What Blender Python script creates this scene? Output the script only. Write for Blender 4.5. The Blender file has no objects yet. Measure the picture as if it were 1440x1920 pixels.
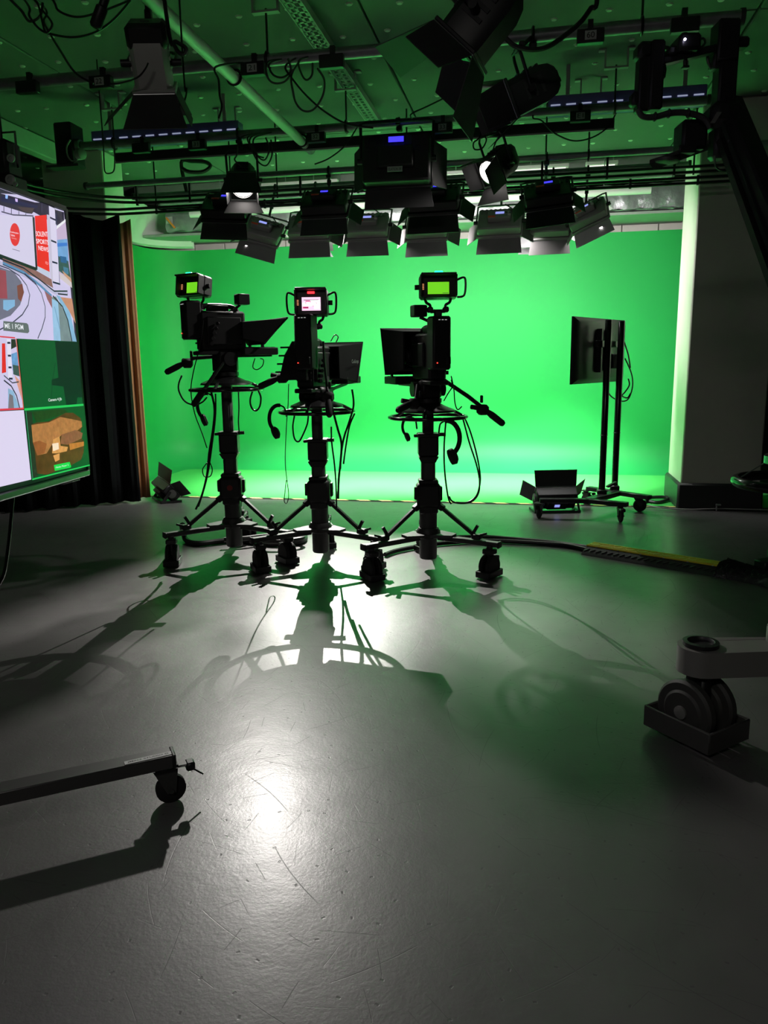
import bpy, math, random
from mathutils import Vector as V, Matrix
random.seed(7)
sc = bpy.context.scene
COL = sc.collection
rad = math.radians

# ------------------------------------------------------------------ camera
FPX = 1443.0
PITCH, ROLL, YAW = rad(11.01), rad(0.785), rad(11.07)
EYE = V((0, 0, 1.45))
_f = V((-math.sin(YAW) * math.cos(PITCH), math.cos(YAW) * math.cos(PITCH), -math.sin(PITCH)))
_r0 = V((math.cos(YAW), math.sin(YAW), 0))
_d0 = _f.cross(_r0)
_r = _r0 * math.cos(ROLL) + _d0 * math.sin(ROLL)
_d = _d0 * math.cos(ROLL) - _r0 * math.sin(ROLL)
cam_data = bpy.data.cameras.new('camera')
cam = bpy.data.objects.new('camera', cam_data)
COL.objects.link(cam)
cam.matrix_world = Matrix(((_r.x, -_d.x, -_f.x, EYE.x), (_r.y, -_d.y, -_f.y, EYE.y), (_r.z, -_d.z, -_f.z, EYE.z), (0, 0, 0, 1)))
cam_data.sensor_fit = 'VERTICAL'
cam_data.sensor_height = 32.0
cam_data.lens = FPX / 1920.0 * 32.0
cam_data.clip_start = 0.05
sc.camera = cam

# ------------------------------------------------------------------ world and exposure
world = bpy.data.worlds.new('world'); sc.world = world
world.use_nodes = True
world.node_tree.nodes['Background'].inputs[0].default_value = (0.6, 0.75, 0.68, 1)
world.node_tree.nodes['Background'].inputs[1].default_value = 0.004
vs = sc.view_settings
vs.view_transform = 'Standard'; vs.look = 'None'; vs.exposure = 0.0; vs.gamma = 1.0
vs.use_curve_mapping = False
cy = sc.cycles
cy.max_bounces = 6; cy.diffuse_bounces = 4; cy.glossy_bounces = 3; cy.transmission_bounces = 2
cy.caustics_reflective = False; cy.caustics_refractive = False; cy.use_adaptive_sampling = True; cy.adaptive_threshold = 0.035

# light levels of the studio lamps and one added fill light
P_PANEL = 29.0       # each LED panel aimed at the cyclorama
P_LAMP = 350.0       # lit tungsten lamp facing the camera
P_LAMP2 = 110.0      # lit lamp facing left
P_KICK = 1350.0       # small lamps at the top of the cyclorama
P_FLOOR = 36.0       # front row panels washing the green floor
P_FILL = 26.0       # added unseen fill light behind the camera position

# ------------------------------------------------------------------ placing helpers
UU = V((math.cos(YAW), math.sin(YAW), 0)); WW = V((-math.sin(YAW), math.cos(YAW), 0)); ZZ = V((0, 0, 1))
def ray(px, py): return _r * ((px - 720) / FPX) + _d * ((py - 960) / FPX) + _f
def on_z(px, py, z=0.0):
    d = ray(px, py); return EYE + d * ((z - EYE.z) / d.z)
def on_y(px, py, y):
    d = ray(px, py); return EYE + d * (y / d.y)
def on_x(px, py, x):
    d = ray(px, py); return EYE + d * (x / d.x)
def at(px, py, D):
    d = ray(px, py); return EYE + d * (D / d.dot(WW))

# ------------------------------------------------------------------ materials
MATS = {}
def mat(name, rgb, rough=0.5, metal=0.0, var=0.12, scale=9.0, bump=0.0, bscale=60.0, spec=0.5, coat=0.0):
    if name in MATS: return MATS[name]
    m = bpy.data.materials.new(name); m.use_nodes = True
    nt = m.node_tree; b = nt.nodes['Principled BSDF']
    tc = nt.nodes.new('ShaderNodeTexCoord')
    n = nt.nodes.new('ShaderNodeTexNoise'); n.inputs['Scale'].default_value = scale; n.inputs['Detail'].default_value = 4
    nt.links.new(tc.outputs['Object'], n.inputs['Vector'])
    mx = nt.nodes.new('ShaderNodeMix'); mx.data_type = 'RGBA'
    mx.inputs[6].default_value = tuple(max(0, c * (1 - var)) for c in rgb) + (1,)
    mx.inputs[7].default_value = tuple(min(1, c * (1 + var)) for c in rgb) + (1,)
    nt.links.new(n.outputs['Fac'], mx.inputs[0]); nt.links.new(mx.outputs[2], b.inputs['Base Color'])
    b.inputs['Roughness'].default_value = rough; b.inputs['Metallic'].default_value = metal
    b.inputs['Specular IOR Level'].default_value = spec
    b.inputs['Coat Weight'].default_value = coat
    if bump:
        n2 = nt.nodes.new('ShaderNodeTexNoise'); n2.inputs['Scale'].default_value = bscale; n2.inputs['Detail'].default_value = 5
        nt.links.new(tc.outputs['Object'], n2.inputs['Vector'])
        bp = nt.nodes.new('ShaderNodeBump'); bp.inputs['Strength'].default_value = bump; bp.inputs['Distance'].default_value = 0.02
        nt.links.new(n2.outputs['Fac'], bp.inputs['Height']); nt.links.new(bp.outputs['Normal'], b.inputs['Normal'])
    MATS[name] = m
    return m
def emit(name, rgb, strength, var=0.0, scale=20.0):
    if name in MATS: return MATS[name]
    m = bpy.data.materials.new(name); m.use_nodes = True
    nt = m.node_tree; b = nt.nodes['Principled BSDF']
    b.inputs['Base Color'].default_value = (0.02, 0.02, 0.02, 1); b.inputs['Roughness'].default_value = 0.3
    b.inputs['Emission Color'].default_value = tuple(rgb) + (1,)
    b.inputs['Emission Strength'].default_value = strength
    if strength < 10: m.cycles.emission_sampling = 'NONE'
    if var:
        tc = nt.nodes.new('ShaderNodeTexCoord'); n = nt.nodes.new('ShaderNodeTexNoise')
        n.inputs['Scale'].default_value = scale; n.inputs['Detail'].default_value = 5
        nt.links.new(tc.outputs['Object'], n.inputs['Vector'])
        mx = nt.nodes.new('ShaderNodeMix'); mx.data_type = 'RGBA'
        mx.inputs[6].default_value = tuple(c * (1 - var) for c in rgb) + (1,)
        mx.inputs[7].default_value = tuple(c * (1 + var) for c in rgb) + (1,)
        nt.links.new(n.outputs['Fac'], mx.inputs[0]); nt.links.new(mx.outputs[2], b.inputs['Emission Color'])
    MATS[name] = m
    return m

BLACK = mat('black_plastic', (0.012, 0.012, 0.013), 0.45, var=0.3)
BLACKM = mat('black_metal', (0.016, 0.016, 0.017), 0.35, var=0.3)
BLACKG = mat('gloss_black', (0.01, 0.01, 0.011), 0.15, var=0.2)
RUBBER = mat('black_rubber', (0.010, 0.010, 0.010), 0.75, var=0.3)
CABLE = mat('cable_sheath', (0.010, 0.011, 0.011), 0.45)
DGREY = mat('dark_grey_paint', (0.045, 0.046, 0.045), 0.5)
GREY = mat('grey_paint', (0.16, 0.16, 0.155), 0.5)
LGREY = mat('light_grey_paint', (0.42, 0.42, 0.41), 0.5)
WHITE = mat('white_paint', (0.75, 0.74, 0.70), 0.55, var=0.05)
STEEL = mat('steel', (0.45, 0.46, 0.47), 0.35, metal=0.9)
CHROME = mat('chrome', (0.7, 0.7, 0.7), 0.12, metal=1.0, var=0.03)
ALU = mat('galvanised_tube', (0.30, 0.30, 0.32), 0.45, metal=0.6, var=0.25, scale=20)
FLAPM = mat('barn_door_black', (0.035, 0.035, 0.036), 0.55, var=0.2)
FLAPG = mat('barn_door_grey', (0.13, 0.12, 0.12), 0.5, var=0.15)
PANELG = mat('panel_grey', (0.24, 0.225, 0.225), 0.5, var=0.15)
HOODM = mat('hood_black', (0.010, 0.011, 0.011), 0.85, var=0.3, spec=.2)

# ------------------------------------------------------------------ geometry helpers
WLOC = {}
class MB:
    def __init__(s, M=None):
        s.v = []; s.f = []; s.M = M
    def add(s, vs_, fs):
        o = len(s.v)
        for p in vs_:
            p = V(p); s.v.append(s.M @ p if s.M else p)
        for f in fs: s.f.append([i + o for i in f])
        return s
    def box(s, c, size, R=None, b=0.0):
        hx, hy, hz = (x / 2 for x in size); c = V(c)
        b = min(b, hx * .9, hy * .9, hz * .9)
        if b <= 0:
            pts = [V((x, y, z)) for z in (-hz, hz) for y in (-hy, hy) for x in (-hx, hx)]
            fs = [(0, 2, 3, 1), (4, 5, 7, 6), (0, 1, 5, 4), (2, 6, 7, 3), (0, 4, 6, 2), (1, 3, 7, 5)]
        else:
            pts = []; idx = {}
            for sx in (-1, 1):
                for sy in (-1, 1):
                    for sz in (-1, 1):
                        idx[(sx, sy, sz)] = len(pts)
                        pts += [V((sx * hx, sy * (hy - b), sz * (hz - b))), V((sx * (hx - b), sy * hy, sz * (hz - b))), V((sx * (hx - b), sy * (hy - b), sz * hz))]
            fs = []
            for a in range(3):
                o1, o2 = [i for i in range(3) if i != a]
                for sg in (-1, 1):
                    q = []
                    for p1, p2 in ((-1, -1), (1, -1), (1, 1), (-1, 1)):
                        k = [0, 0, 0]; k[a] = sg; k[o1] = p1; k[o2] = p2
                        q.append(idx[tuple(k)] + a)
                    if (sg > 0) == (a == 1): q.reverse()
                    fs.append(q)
                for p1 in (-1, 1):
                    for p2 in (-1, 1):
                        k0 = [0, 0, 0]; k0[a] = -1; k0[o1] = p1; k0[o2] = p2
                        k1 = list(k0); k1[a] = 1
                        i0, i1 = idx[tuple(k0)], idx[tuple(k1)]
                        q = [i0 + o1, i0 + o2, i1 + o2, i1 + o1]
                        fs.append(q)
            for k, i in idx.items(): fs.append([i, i + 1, i + 2])
        if R is not None: pts = [R @ p for p in pts]
        return s.add([p + c for p in pts], fs)
    def bar(s, p0, p1, w, h, up=None, b=0.0):
        p0, p1 = V(p0), V(p1); d = p1 - p0; L = d.length; d.normalize()
        up = V(up) if up is not None else (ZZ if abs(d.z) < .9 else V((0, 1, 0)))
        x = d.cross(up).normalized(); z = x.cross(d).normalized()
        R = Matrix((x, d, z)).transposed()
        return s.box((p0 + p1) / 2, (w, L, h), R, b)
    def tube(s, pts, r, n=8, caps=True, closed=False):
        pts = [V(p) for p in pts]; N = len(pts)
        rr = r if isinstance(r, (list, tuple)) else [r] * N
        t0 = (pts[1] - pts[0]).normalized()
        nrm = t0.orthogonal().normalized(); vv = []
        for i, p in enumerate(pts):
            if closed: t = (pts[(i + 1) % N] - pts[i - 1])
            else: t = pts[min(i + 1, N - 1)] - pts[max(i - 1, 0)]
            if t.length < 1e-9: t = t0
            t = t.normalized()
            nrm = (nrm - t * nrm.dot(t))
            nrm = nrm.normalized() if nrm.length > 1e-6 else t.orthogonal().normalized()
            bn = t.cross(nrm)
            for k in range(n):
                a = 2 * math.pi * k / n
                vv.append(p + (nrm * math.cos(a) + bn * math.sin(a)) * rr[i])
        fs = []
        for i in range(N if closed else N - 1):
            j = (i + 1) % N
            for k in range(n):
                k2 = (k + 1) % n
                fs.append((i * n + k, i * n + k2, j * n + k2, j * n + k))
        if caps and not closed:
            fs.append(list(range(n))[::-1]); fs.append([(N - 1) * n + k for k in range(n)])
        return s.add(vv, fs)
    def cyl(s, p0, p1, r, r2=None, n=18):
        return s.tube([p0, p1], [r, r if r2 is None else r2], n)
    def prism(s, poly, vec):
        poly = [V(p) for p in poly]; vec = V(vec); n = len(poly)
        fs = [list(range(n))[::-1], [i + n for i in range(n)]]
        for i in range(n):
            j = (i + 1) % n; fs.append((i, j, j + n, i + n))
        return s.add(poly + [p + vec for p in poly], fs)
    def lathe(s, prof, c=(0, 0, 0), n=24, axis=None):
        c = V(c); ax = V(axis).normalized() if axis else ZZ
        x = ax.orthogonal().normalized(); y = ax.cross(x); vv = []
        for r, z in prof:
            for k in range(n):
                a = 2 * math.pi * k / n
                vv.append(c + ax * z + (x * math.cos(a) + y * math.sin(a)) * r)
        fs = []
        for i in range(len(prof) - 1):
            for k in range(n):
                k2 = (k + 1) % n
                fs.append((i * n + k, i * n + k2, (i + 1) * n + k2, (i + 1) * n + k))
        fs.append(list(range(n))[::-1]); fs.append([(len(prof) - 1) * n + k for k in range(n)])
        return s.add(vv, fs)
    def torus(s, c, R, r, n=40, m=10, axis=None, a0=0.0, a1=2 * math.pi):
        c = V(c); ax = V(axis).normalized() if axis else ZZ
        x = ax.orthogonal().normalized() if axis else V((1, 0, 0)); y = ax.cross(x)
        full = abs(a1 - a0) > 6.28
        pts = [c + (x * math.cos(a0 + (a1 - a0) * i / n) + y * math.sin(a0 + (a1 - a0) * i / n)) * R for i in range(n if full else n + 1)]
        return s.tube(pts, r, m, closed=full)
    def sheet(s, rows, thick=None):
        nr, nc = len(rows), len(rows[0]); vv = [p for r in rows for p in r]
        fs = [(i * nc + j, i * nc + j + 1, (i + 1) * nc + j + 1, (i + 1) * nc + j) for i in range(nr - 1) for j in range(nc - 1)]
        return s.add(vv, fs)
    def slab(s, pts, vec):      # quad corner list extruded by vec
        return s.prism(pts, vec)
    def build(s, name, m, parent=None, smooth=True, label=None, origin=None, fix=True):
        base = WLOC[parent.name] if parent is not None else (V(origin) if origin is not None else V((0, 0, 0)))
        me = bpy.data.meshes.new(name)
        me.from_pydata([p - base for p in s.v], [], s.f)
        me.validate()
        if fix:
            import bmesh
            bm = bmesh.new(); bm.from_mesh(me)
            bmesh.ops.recalc_face_normals(bm, faces=bm.faces[:]); bm.to_mesh(me); bm.free()
        me.materials.append(m)
        if smooth:
            me.shade_smooth(); me.set_sharp_from_angle(angle=rad(38))
        o = bpy.data.objects.new(name, me); COL.objects.link(o)
        if parent is not None: o.parent = parent
        else: o.location = base
        WLOC[o.name] = base
        if label: o['label'] = label
        return o

def thing(name, label, cat, loc, group=None):
    o = bpy.data.objects.new(name, None); COL.objects.link(o)
    o.empty_display_size = 0.1
    o.location = V(loc); WLOC[o.name] = V(loc)
    o['label'] = label; o['category'] = cat
    if group: o['group'] = group
    return o
def tag(o, label, cat, group=None, kind=None):
    o['label'] = label; o['category'] = cat
    if group: o['group'] = group
    if kind: o['kind'] = kind
    return o
def struct(o, label=None, cat=None):
    o['kind'] = 'structure'
    if label: o['label'] = label
    if cat: o['category'] = cat
    return o
def single(mb, name, m, label, cat, origin, group=None, smooth=True, kind=None):
    return tag(mb.build(name, m, None, smooth, origin=origin), label, cat, group, kind)
def spline(pts, k=6):
    pts = [V(p) for p in pts]; out = []
    P = [pts[0]] + pts + [pts[-1]]
    for i in range(1, len(P) - 2):
        a, b, c, d = P[i - 1], P[i], P[i + 1], P[i + 2]
        for j in range(k):
            t = j / k
            out.append(0.5 * ((2 * b) + (c - a) * t + (2 * a - 5 * b + 4 * c - d) * t * t + (3 * b - a - 3 * c + d) * t ** 3))
    out.append(pts[-1]); return out
def text_mesh(name, body, m, parent, origin, xdir, updir, height, width=None, bold=0.0, align='LEFT', label=None):
    cu = bpy.data.curves.new(name, 'FONT'); cu.body = body; cu.size = 1.0; cu.offset = bold
    cu.align_x = align
    t = bpy.data.objects.new(name, cu); COL.objects.link(t)
    dg = bpy.context.evaluated_depsgraph_get(); dg.update()
    me = bpy.data.meshes.new_from_object(t.evaluated_get(dg))
    bpy.data.objects.remove(t); bpy.data.curves.remove(cu)
    xs = [v.co.x for v in me.vertices]; ys = [v.co.y for v in me.vertices]
    w = max(xs) - min(xs); h = max(ys) - min(ys); sy = height / h; sx = (width / w) if width else sy
    base = WLOC[parent.name]; origin = V(origin); xdir = V(xdir).normalized(); updir = V(updir).normalized()
    x0, y0 = min(xs), min(ys)
    if align == 'CENTER': x0 = (min(xs) + max(xs)) / 2
    for v in me.vertices:
        p = origin + xdir * ((v.co.x - x0) * sx) + updir * ((v.co.y - y0) * sy) - base
        v.co = p
    me.materials.clear(); me.materials.append(m)
    me.name = name
    o = bpy.data.objects.new(name, me); COL.objects.link(o); o.parent = parent; WLOC[o.name] = base
    if label: o['label'] = label
    return o
def lamp_light(name, kind, loc, direction, power, color=(1, 1, 1), parent=None, **kw):
    l = bpy.data.lights.new(name, kind); l.energy = power; l.color = color
    for k, v in kw.items(): setattr(l, k, v)
    o = bpy.data.objects.new(name, l); COL.objects.link(o)
    M = V(direction).to_track_quat('-Z', 'Y').to_matrix().to_4x4()
    base = WLOC[parent.name] if parent is not None else V((0, 0, 0))
    M.translation = V(loc) - base
    if parent is not None: o.parent = parent
    o.matrix_local = M
    return o

# ================================================================== STRUCTURE
def floor_material():
    m = bpy.data.materials.new('grey_studio_floor'); m.use_nodes = True
    nt = m.node_tree; b = nt.nodes['Principled BSDF']; L = nt.links.new
    tc = nt.nodes.new('ShaderNodeTexCoord')
    def noise(scale, det, rough=.5, vec=None, dist=0):
        n = nt.nodes.new('ShaderNodeTexNoise'); n.inputs['Scale'].default_value = scale
        n.inputs['Detail'].default_value = det; n.inputs['Roughness'].default_value = rough; n.inputs['Distortion'].default_value = dist
        L(vec or tc.outputs['Object'], n.inputs['Vector']); return n
    def ramp(inp, p0, p1, c0=0.0, c1=1.0):
        r = nt.nodes.new('ShaderNodeMapRange'); r.inputs[1].default_value = p0; r.inputs[2].default_value = p1
        r.inputs[3].default_value = c0; r.inputs[4].default_value = c1; L(inp, r.inputs[0]); return r.outputs[0]
    big = noise(0.9, 5, .6); mid = noise(7, 6, .65); fine = noise(90, 4, .6)
    mx = nt.nodes.new('ShaderNodeMix'); mx.data_type = 'RGBA'
    mx.inputs[6].default_value = (0.088, 0.085, 0.085, 1); mx.inputs[7].default_value = (0.145, 0.140, 0.139, 1)
    L(ramp(big.outputs['Fac'], .3, .7), mx.inputs[0])
    # scratches: two stretched, rotated thresholded noises
    scr = None
    for ang, th in ((35, .80),):
        mp = nt.nodes.new('ShaderNodeMapping'); mp.inputs['Rotation'].default_value = (0, 0, rad(ang)); mp.inputs['Scale'].default_value = (.8, 150, 1)
        L(tc.outputs['Object'], mp.inputs['Vector'])
        n = noise(1.6, 1, .4, mp.outputs['Vector'], 0)
        t = ramp(n.outputs['Fac'], th, th + .02)
        if scr is None: scr = t
        else:
            a = nt.nodes.new('ShaderNodeMath'); a.operation = 'MAXIMUM'; L(scr, a.inputs[0]); L(t, a.inputs[1]); scr = a.outputs[0]
    def scratches(scale, wid, ln, keep, seed):
        off = nt.nodes.new('ShaderNodeVectorMath'); off.operation = 'ADD'; off.inputs[1].default_value = (seed, seed * 1.7, 0); L(tc.outputs['Object'], off.inputs[0])
        v = nt.nodes.new('ShaderNodeTexVoronoi'); v.voronoi_dimensions = '2D'; v.inputs['Scale'].default_value = scale; L(off.outputs[0], v.inputs['Vector'])
        d = nt.nodes.new('ShaderNodeVectorMath'); d.operation = 'SUBTRACT'; L(off.outputs[0], d.inputs[0]); L(v.outputs['Position'], d.inputs[1])
        sep = nt.nodes.new('ShaderNodeSeparateColor'); L(v.outputs['Color'], sep.inputs[0])
        ang = nt.nodes.new('ShaderNodeMath'); ang.operation = 'MULTIPLY'; ang.inputs[1].default_value = 6.283; L(sep.outputs[0], ang.inputs[0])
        rot = nt.nodes.new('ShaderNodeVectorRotate'); rot.rotation_type = 'Z_AXIS'; L(d.outputs[0], rot.inputs['Vector']); L(ang.outputs[0], rot.inputs['Angle'])
        bend = nt.nodes.new('ShaderNodeSeparateXYZ'); L(rot.outputs[0], bend.inputs[0])
        sq = nt.nodes.new('ShaderNodeMath'); sq.operation = 'MULTIPLY_ADD'; hx = nt.nodes.new('ShaderNodeMath'); hx.operation = 'MULTIPLY'; hx.inputs[1].default_value = .45; L(bend.outputs[0], hx.inputs[0]); L(bend.outputs[0], sq.inputs[0]); L(hx.outputs[0], sq.inputs[1]); L(bend.outputs[1], sq.inputs[2])
        ay_ = nt.nodes.new('ShaderNodeMath'); ay_.operation = 'ABSOLUTE'; L(sq.outputs[0], ay_.inputs[0])
        ax_ = nt.nodes.new('ShaderNodeMath'); ax_.operation = 'ABSOLUTE'; L(bend.outputs[0], ax_.inputs[0])
        m1 = ramp(ay_.outputs[0], wid, wid * .4); m2 = ramp(ax_.outputs[0], ln, ln * .7); m3 = ramp(sep.outputs[1], keep, keep + .05)
        a1 = nt.nodes.new('ShaderNodeMath'); a1.operation = 'MULTIPLY'; L(m1, a1.inputs[0]); L(m2, a1.inputs[1])
        a2 = nt.nodes.new('ShaderNodeMath'); a2.operation = 'MULTIPLY'; L(a1.outputs[0], a2.inputs[0]); L(m3, a2.inputs[1])
        return a2.outputs[0]
    lay = [scratches(2.3, .0016, .16, .25, 3.1), scratches(4.1, .0013, .09, .3, 9.7), scratches(7.5, .0012, .05, .4, 17.3), scratches(1.3, .0018, .28, .4, 23.9), scratches(11, .004, .006, .6, 31.1)]
    for t in lay:
        a = nt.nodes.new('ShaderNodeMath'); a.operation = 'MAXIMUM'; L(scr, a.inputs[0]); L(t, a.inputs[1]); scr = a.outputs[0]
    sp = scr
    _unused = ramp(noise(70, 2, .5).outputs['Fac'], .765, .78)
    dk = nt.nodes.new('ShaderNodeMix'); dk.data_type = 'RGBA'; dk.inputs[7].default_value = (0.05, 0.05, 0.05, 1)
    a = nt.nodes.new('ShaderNodeMath'); a.operation = 'MULTIPLY'; a.inputs[1].default_value = .7; L(sp, a.inputs[0]); L(a.outputs[0], dk.inputs[0]); L(mx.outputs[2], dk.inputs[6])
    L(dk.outputs[2], b.inputs['Base Color'])
    rr = nt.nodes.new('ShaderNodeMath'); rr.operation = 'ADD'
    L(ramp(mid.outputs['Fac'], .3, .7, .38, .44), rr.inputs[0])
    s2 = nt.nodes.new('ShaderNodeMath'); s2.operation = 'MULTIPLY'; s2.inputs[1].default_value = .18; L(scr, s2.inputs[0]); L(s2.outputs[0], rr.inputs[1])
    L(rr.outputs[0], b.inputs['Roughness'])
    b.inputs['Specular IOR Level'].default_value = 0.7
    b.inputs['Coat Weight'].default_value = 0.34; b.inputs['Coat Roughness'].default_value = 0.25; b.inputs['Coat IOR'].default_value = 1.5
    h = nt.nodes.new('ShaderNodeMath'); h.operation = 'MULTIPLY_ADD'; h.inputs[1].default_value = -.8; L(scr, h.inputs[0])
    h2 = nt.nodes.new('ShaderNodeMath'); h2.operation = 'MULTIPLY_ADD'; h2.inputs[1].default_value = .35
    L(fine.outputs['Fac'], h2.inputs[0]); L(mid.outputs['Fac'], h2.inputs[2]); L(h2.outputs[0], h.inputs[2])
    bp = nt.nodes.new('ShaderNodeBump'); bp.inputs['Strength'].default_value = 0.10; bp.inputs['Distance'].default_value = 0.012
    L(h.outputs[0], bp.inputs['Height']); L(bp.outputs['Normal'], b.inputs['Normal']); L(bp.outputs['Normal'], b.inputs['Coat Normal'])
    return m
FLOORM = floor_material()
mb = MB(); mb.add([(-8, -3.2, 0), (6, -3.2, 0), (6, 10.9, 0), (-8, 10.9, 0), (-8, -3.2, -.1), (6, -3.2, -.1), (6, 10.9, -.1), (-8, 10.9, -.1)],
                  [(0, 1, 2, 3), (4, 7, 6, 5), (0, 4, 5, 1), (1, 5, 6, 2), (2, 6, 7, 3), (3, 7, 4, 0)])
struct(mb.build('floor', FLOORM), 'scuffed glossy grey painted studio floor', 'floor')

# ---- green cyclorama: back wall with curved foot, curved left return, painted floor
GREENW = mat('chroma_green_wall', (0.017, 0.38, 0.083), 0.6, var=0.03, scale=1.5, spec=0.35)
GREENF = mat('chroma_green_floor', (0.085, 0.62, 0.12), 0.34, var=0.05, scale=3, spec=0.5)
CW, CR, CTOP = 10.5, 0.42, 3.01          # wall Y, foot radius, top height
CLX, CCR = -5.22, 0.55                   # return wall X, plan corner radius
plan = [V((3.2, CW, 0)), V((1.0, CW, 0)), V((-1.5, CW, 0)), V((-3.5, CW, 0))]
cc = V((CLX + CCR, CW - CCR, 0))
for i in range(11):
    a = rad(90 + 9 * i); plan.append(cc + V((math.cos(a), math.sin(a), 0)) * CCR)
plan += [V((CLX, 9.2, 0)), V((CLX, 8.2, 0)), V((CLX, 7.93, 0))]
def plan_normal(i):
    t = (plan[min(i + 1, len(plan) - 1)] - plan[max(i - 1, 0)]).normalized()
    return V((-t.y, t.x, 0)) * -1 if (V((-t.y, t.x, 0))).dot(V((-1.5, 8.5, 0)) - plan[i]) < 0 else V((-t.y, t.x, 0))
prof = [(CR, 0.004)] + [(CR - CR * math.sin(rad(a)), CR - CR * math.cos(rad(a)) + .004) for a in range(10, 91, 10)] + [(0, 1.0), (0, 1.8), (0, 2.5), (0, CTOP)]
rows = []
for z_i in prof:
    rows.append([plan[i] + plan_normal(i) * z_i[0] + ZZ * z_i[1] for i in range(len(plan))])
mb = MB(); mb.sheet(rows)
back = [[p + (-plan_normal(i)) * .04 for i, p in enumerate(rows[-1])], [V((p.x, p.y, 0)) - plan_normal(i) * .04 for i, p in enumerate(rows[-1])]]
mb.sheet([rows[-1]] + back)
wall_back = struct(mb.build('wall_back', GREENW), 'bright chroma green cyclorama wall curving into the floor', 'cyclorama')
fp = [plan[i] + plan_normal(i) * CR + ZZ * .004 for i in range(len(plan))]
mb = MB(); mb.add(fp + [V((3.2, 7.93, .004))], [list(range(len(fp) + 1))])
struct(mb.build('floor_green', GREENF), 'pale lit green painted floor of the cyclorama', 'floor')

# hazard tape along the edge of the green floor
def tape_material():
    m = bpy.data.materials.new('hazard_tape'); m.use_nodes = True; nt = m.node_tree; b = nt.nodes['Principled BSDF']
    tc = nt.nodes.new('ShaderNodeTexCoord'); w = nt.nodes.new('ShaderNodeTexWave'); w.bands_direction = 'DIAGONAL'
    w.inputs['Scale'].default_value = 2.6; r = nt.nodes.new('ShaderNodeValToRGB'); r.color_ramp.interpolation = 'CONSTANT'
    r.color_ramp.elements[0].color = (.03, .03, .02, 1); r.color_ramp.elements[1].position = .45; r.color_ramp.elements[1].color = (.85, .75, .30, 1)
    nt.links.new(tc.outputs['Object'], w.inputs['Vector']); nt.links.new(w.outputs['Color'], r.inputs['Fac']); nt.links.new(r.outputs['Color'], b.inputs['Base Color'])
    b.inputs['Roughness'].default_value = .5
    return m
mb = MB(); mb.box((-1.4, 7.905, .0055), (7.4, .05, .003))
single(mb, 'hazard_tape', tape_material(), 'yellow and black striped tape along the edge of the green floor', 'tape', (-1.4, 7.9, .004))

# ---- block wall behind, above the top of the cyclorama
CREAM = mat('cream_blockwork', (0.62, 0.59, 0.53), 0.7, var=0.08, scale=6, bump=.15)
MORT = mat('mortar', (0.30, 0.28, 0.25), 0.9)
mb = MB(); mb.box((-1.4, 10.85, 1.85), (9.4, .1, 3.7))
wf = struct(mb.build('wall_rear', MORT), 'cream block wall above the green cyclorama', 'wall')
blk = None
for r_i in range(4):
    for k in range(20):
        x = -5.7 + k * .45 + (r_i % 2) * .225
        mb = MB(); mb.box((x, 10.785, 2.92 + r_i * .225), (.438, .05, .213), b=.006)
        mb.build('block', CREAM, wf)
# ---- side walls and rear part of the room
WGREY = mat('wall_grey', (0.20, 0.20, 0.19), 0.7, var=.06)
WDARK = mat('wall_dark', (0.05, 0.05, 0.05), 0.8)
mb = MB(); mb.box((-6.3, 3.9, 1.85), (.1, 14.2, 3.7)); struct(mb.build('wall_left', WGREY), 'plain grey side wall behind the black drape', 'wall')
mb = MB(); mb.box((4.0, 3.9, 1.85), (.1, 14.2, 3.7)); struct(mb.build('wall_right', WDARK), 'dark side wall right of the pillar', 'wall')
mb = MB(); mb.box((-1.15, -3.1, 1.85), (10.4, .1, 3.7)); struct(mb.build('wall_front', WDARK), 'dark wall behind the viewer', 'wall')
# ---- ceiling of boards with fixings
CEILM = mat('ceiling_board', (0.15, 0.155, 0.152), 0.75, var=.10, scale=2.5, bump=.05)
CEILD = mat('ceiling_void', (0.02, 0.02, 0.02), 0.9)
mb = MB(); mb.box((-1.15, 3.9, 3.80), (10.4, 14.2, .1)); ce = struct(mb.build('ceiling', CEILD), 'studio ceiling of large boards with pale fixings', 'ceiling')
for ix in range(4):
    for iy in range(6):
        x0, x1 = -6.25 + ix * 2.55, -6.25 + ix * 2.55 + 2.535
        y0, y1 = -2.2 + iy * 2.05 - .01, -2.2 + iy * 2.05 + 2.03
        mb = MB(); mb.box(((x0 + x1) / 2, (y0 + y1) / 2, 3.725), (x1 - x0, y1 - y0, .05), b=.008)
        mb.build('ceiling_board', CEILM, ce)
mb = MB()
for ix in range(24):
    for iy in range(14):
        x, y = -5.9 + ix * .36 + random.uniform(-.05, .05) + (iy % 2) * .18, 3.5 + iy * .46 + random.uniform(-.05, .05)
        mb.cyl((x, y, 3.703), (x, y, 3.692), .028, .018, 8)
o = mb.build('fixing', WHITE, ce); o['kind'] = 'stuff'
# lower beam and bulkhead at the rear
mb = MB(); mb.box((-1.3, 9.85, 3.62), (7.6, .35, .16), b=.01); struct(mb.build('trim_1', GREY), 'grey downstand beam across the rear of the ceiling', 'beam')
mb = MB(); mb.box((-4.9, 5.6, 3.6), (.12, 4.2, .18), b=.01); struct(mb.build('trim_2', LGREY), 'pale ceiling beam running back above the left display', 'beam')

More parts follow.
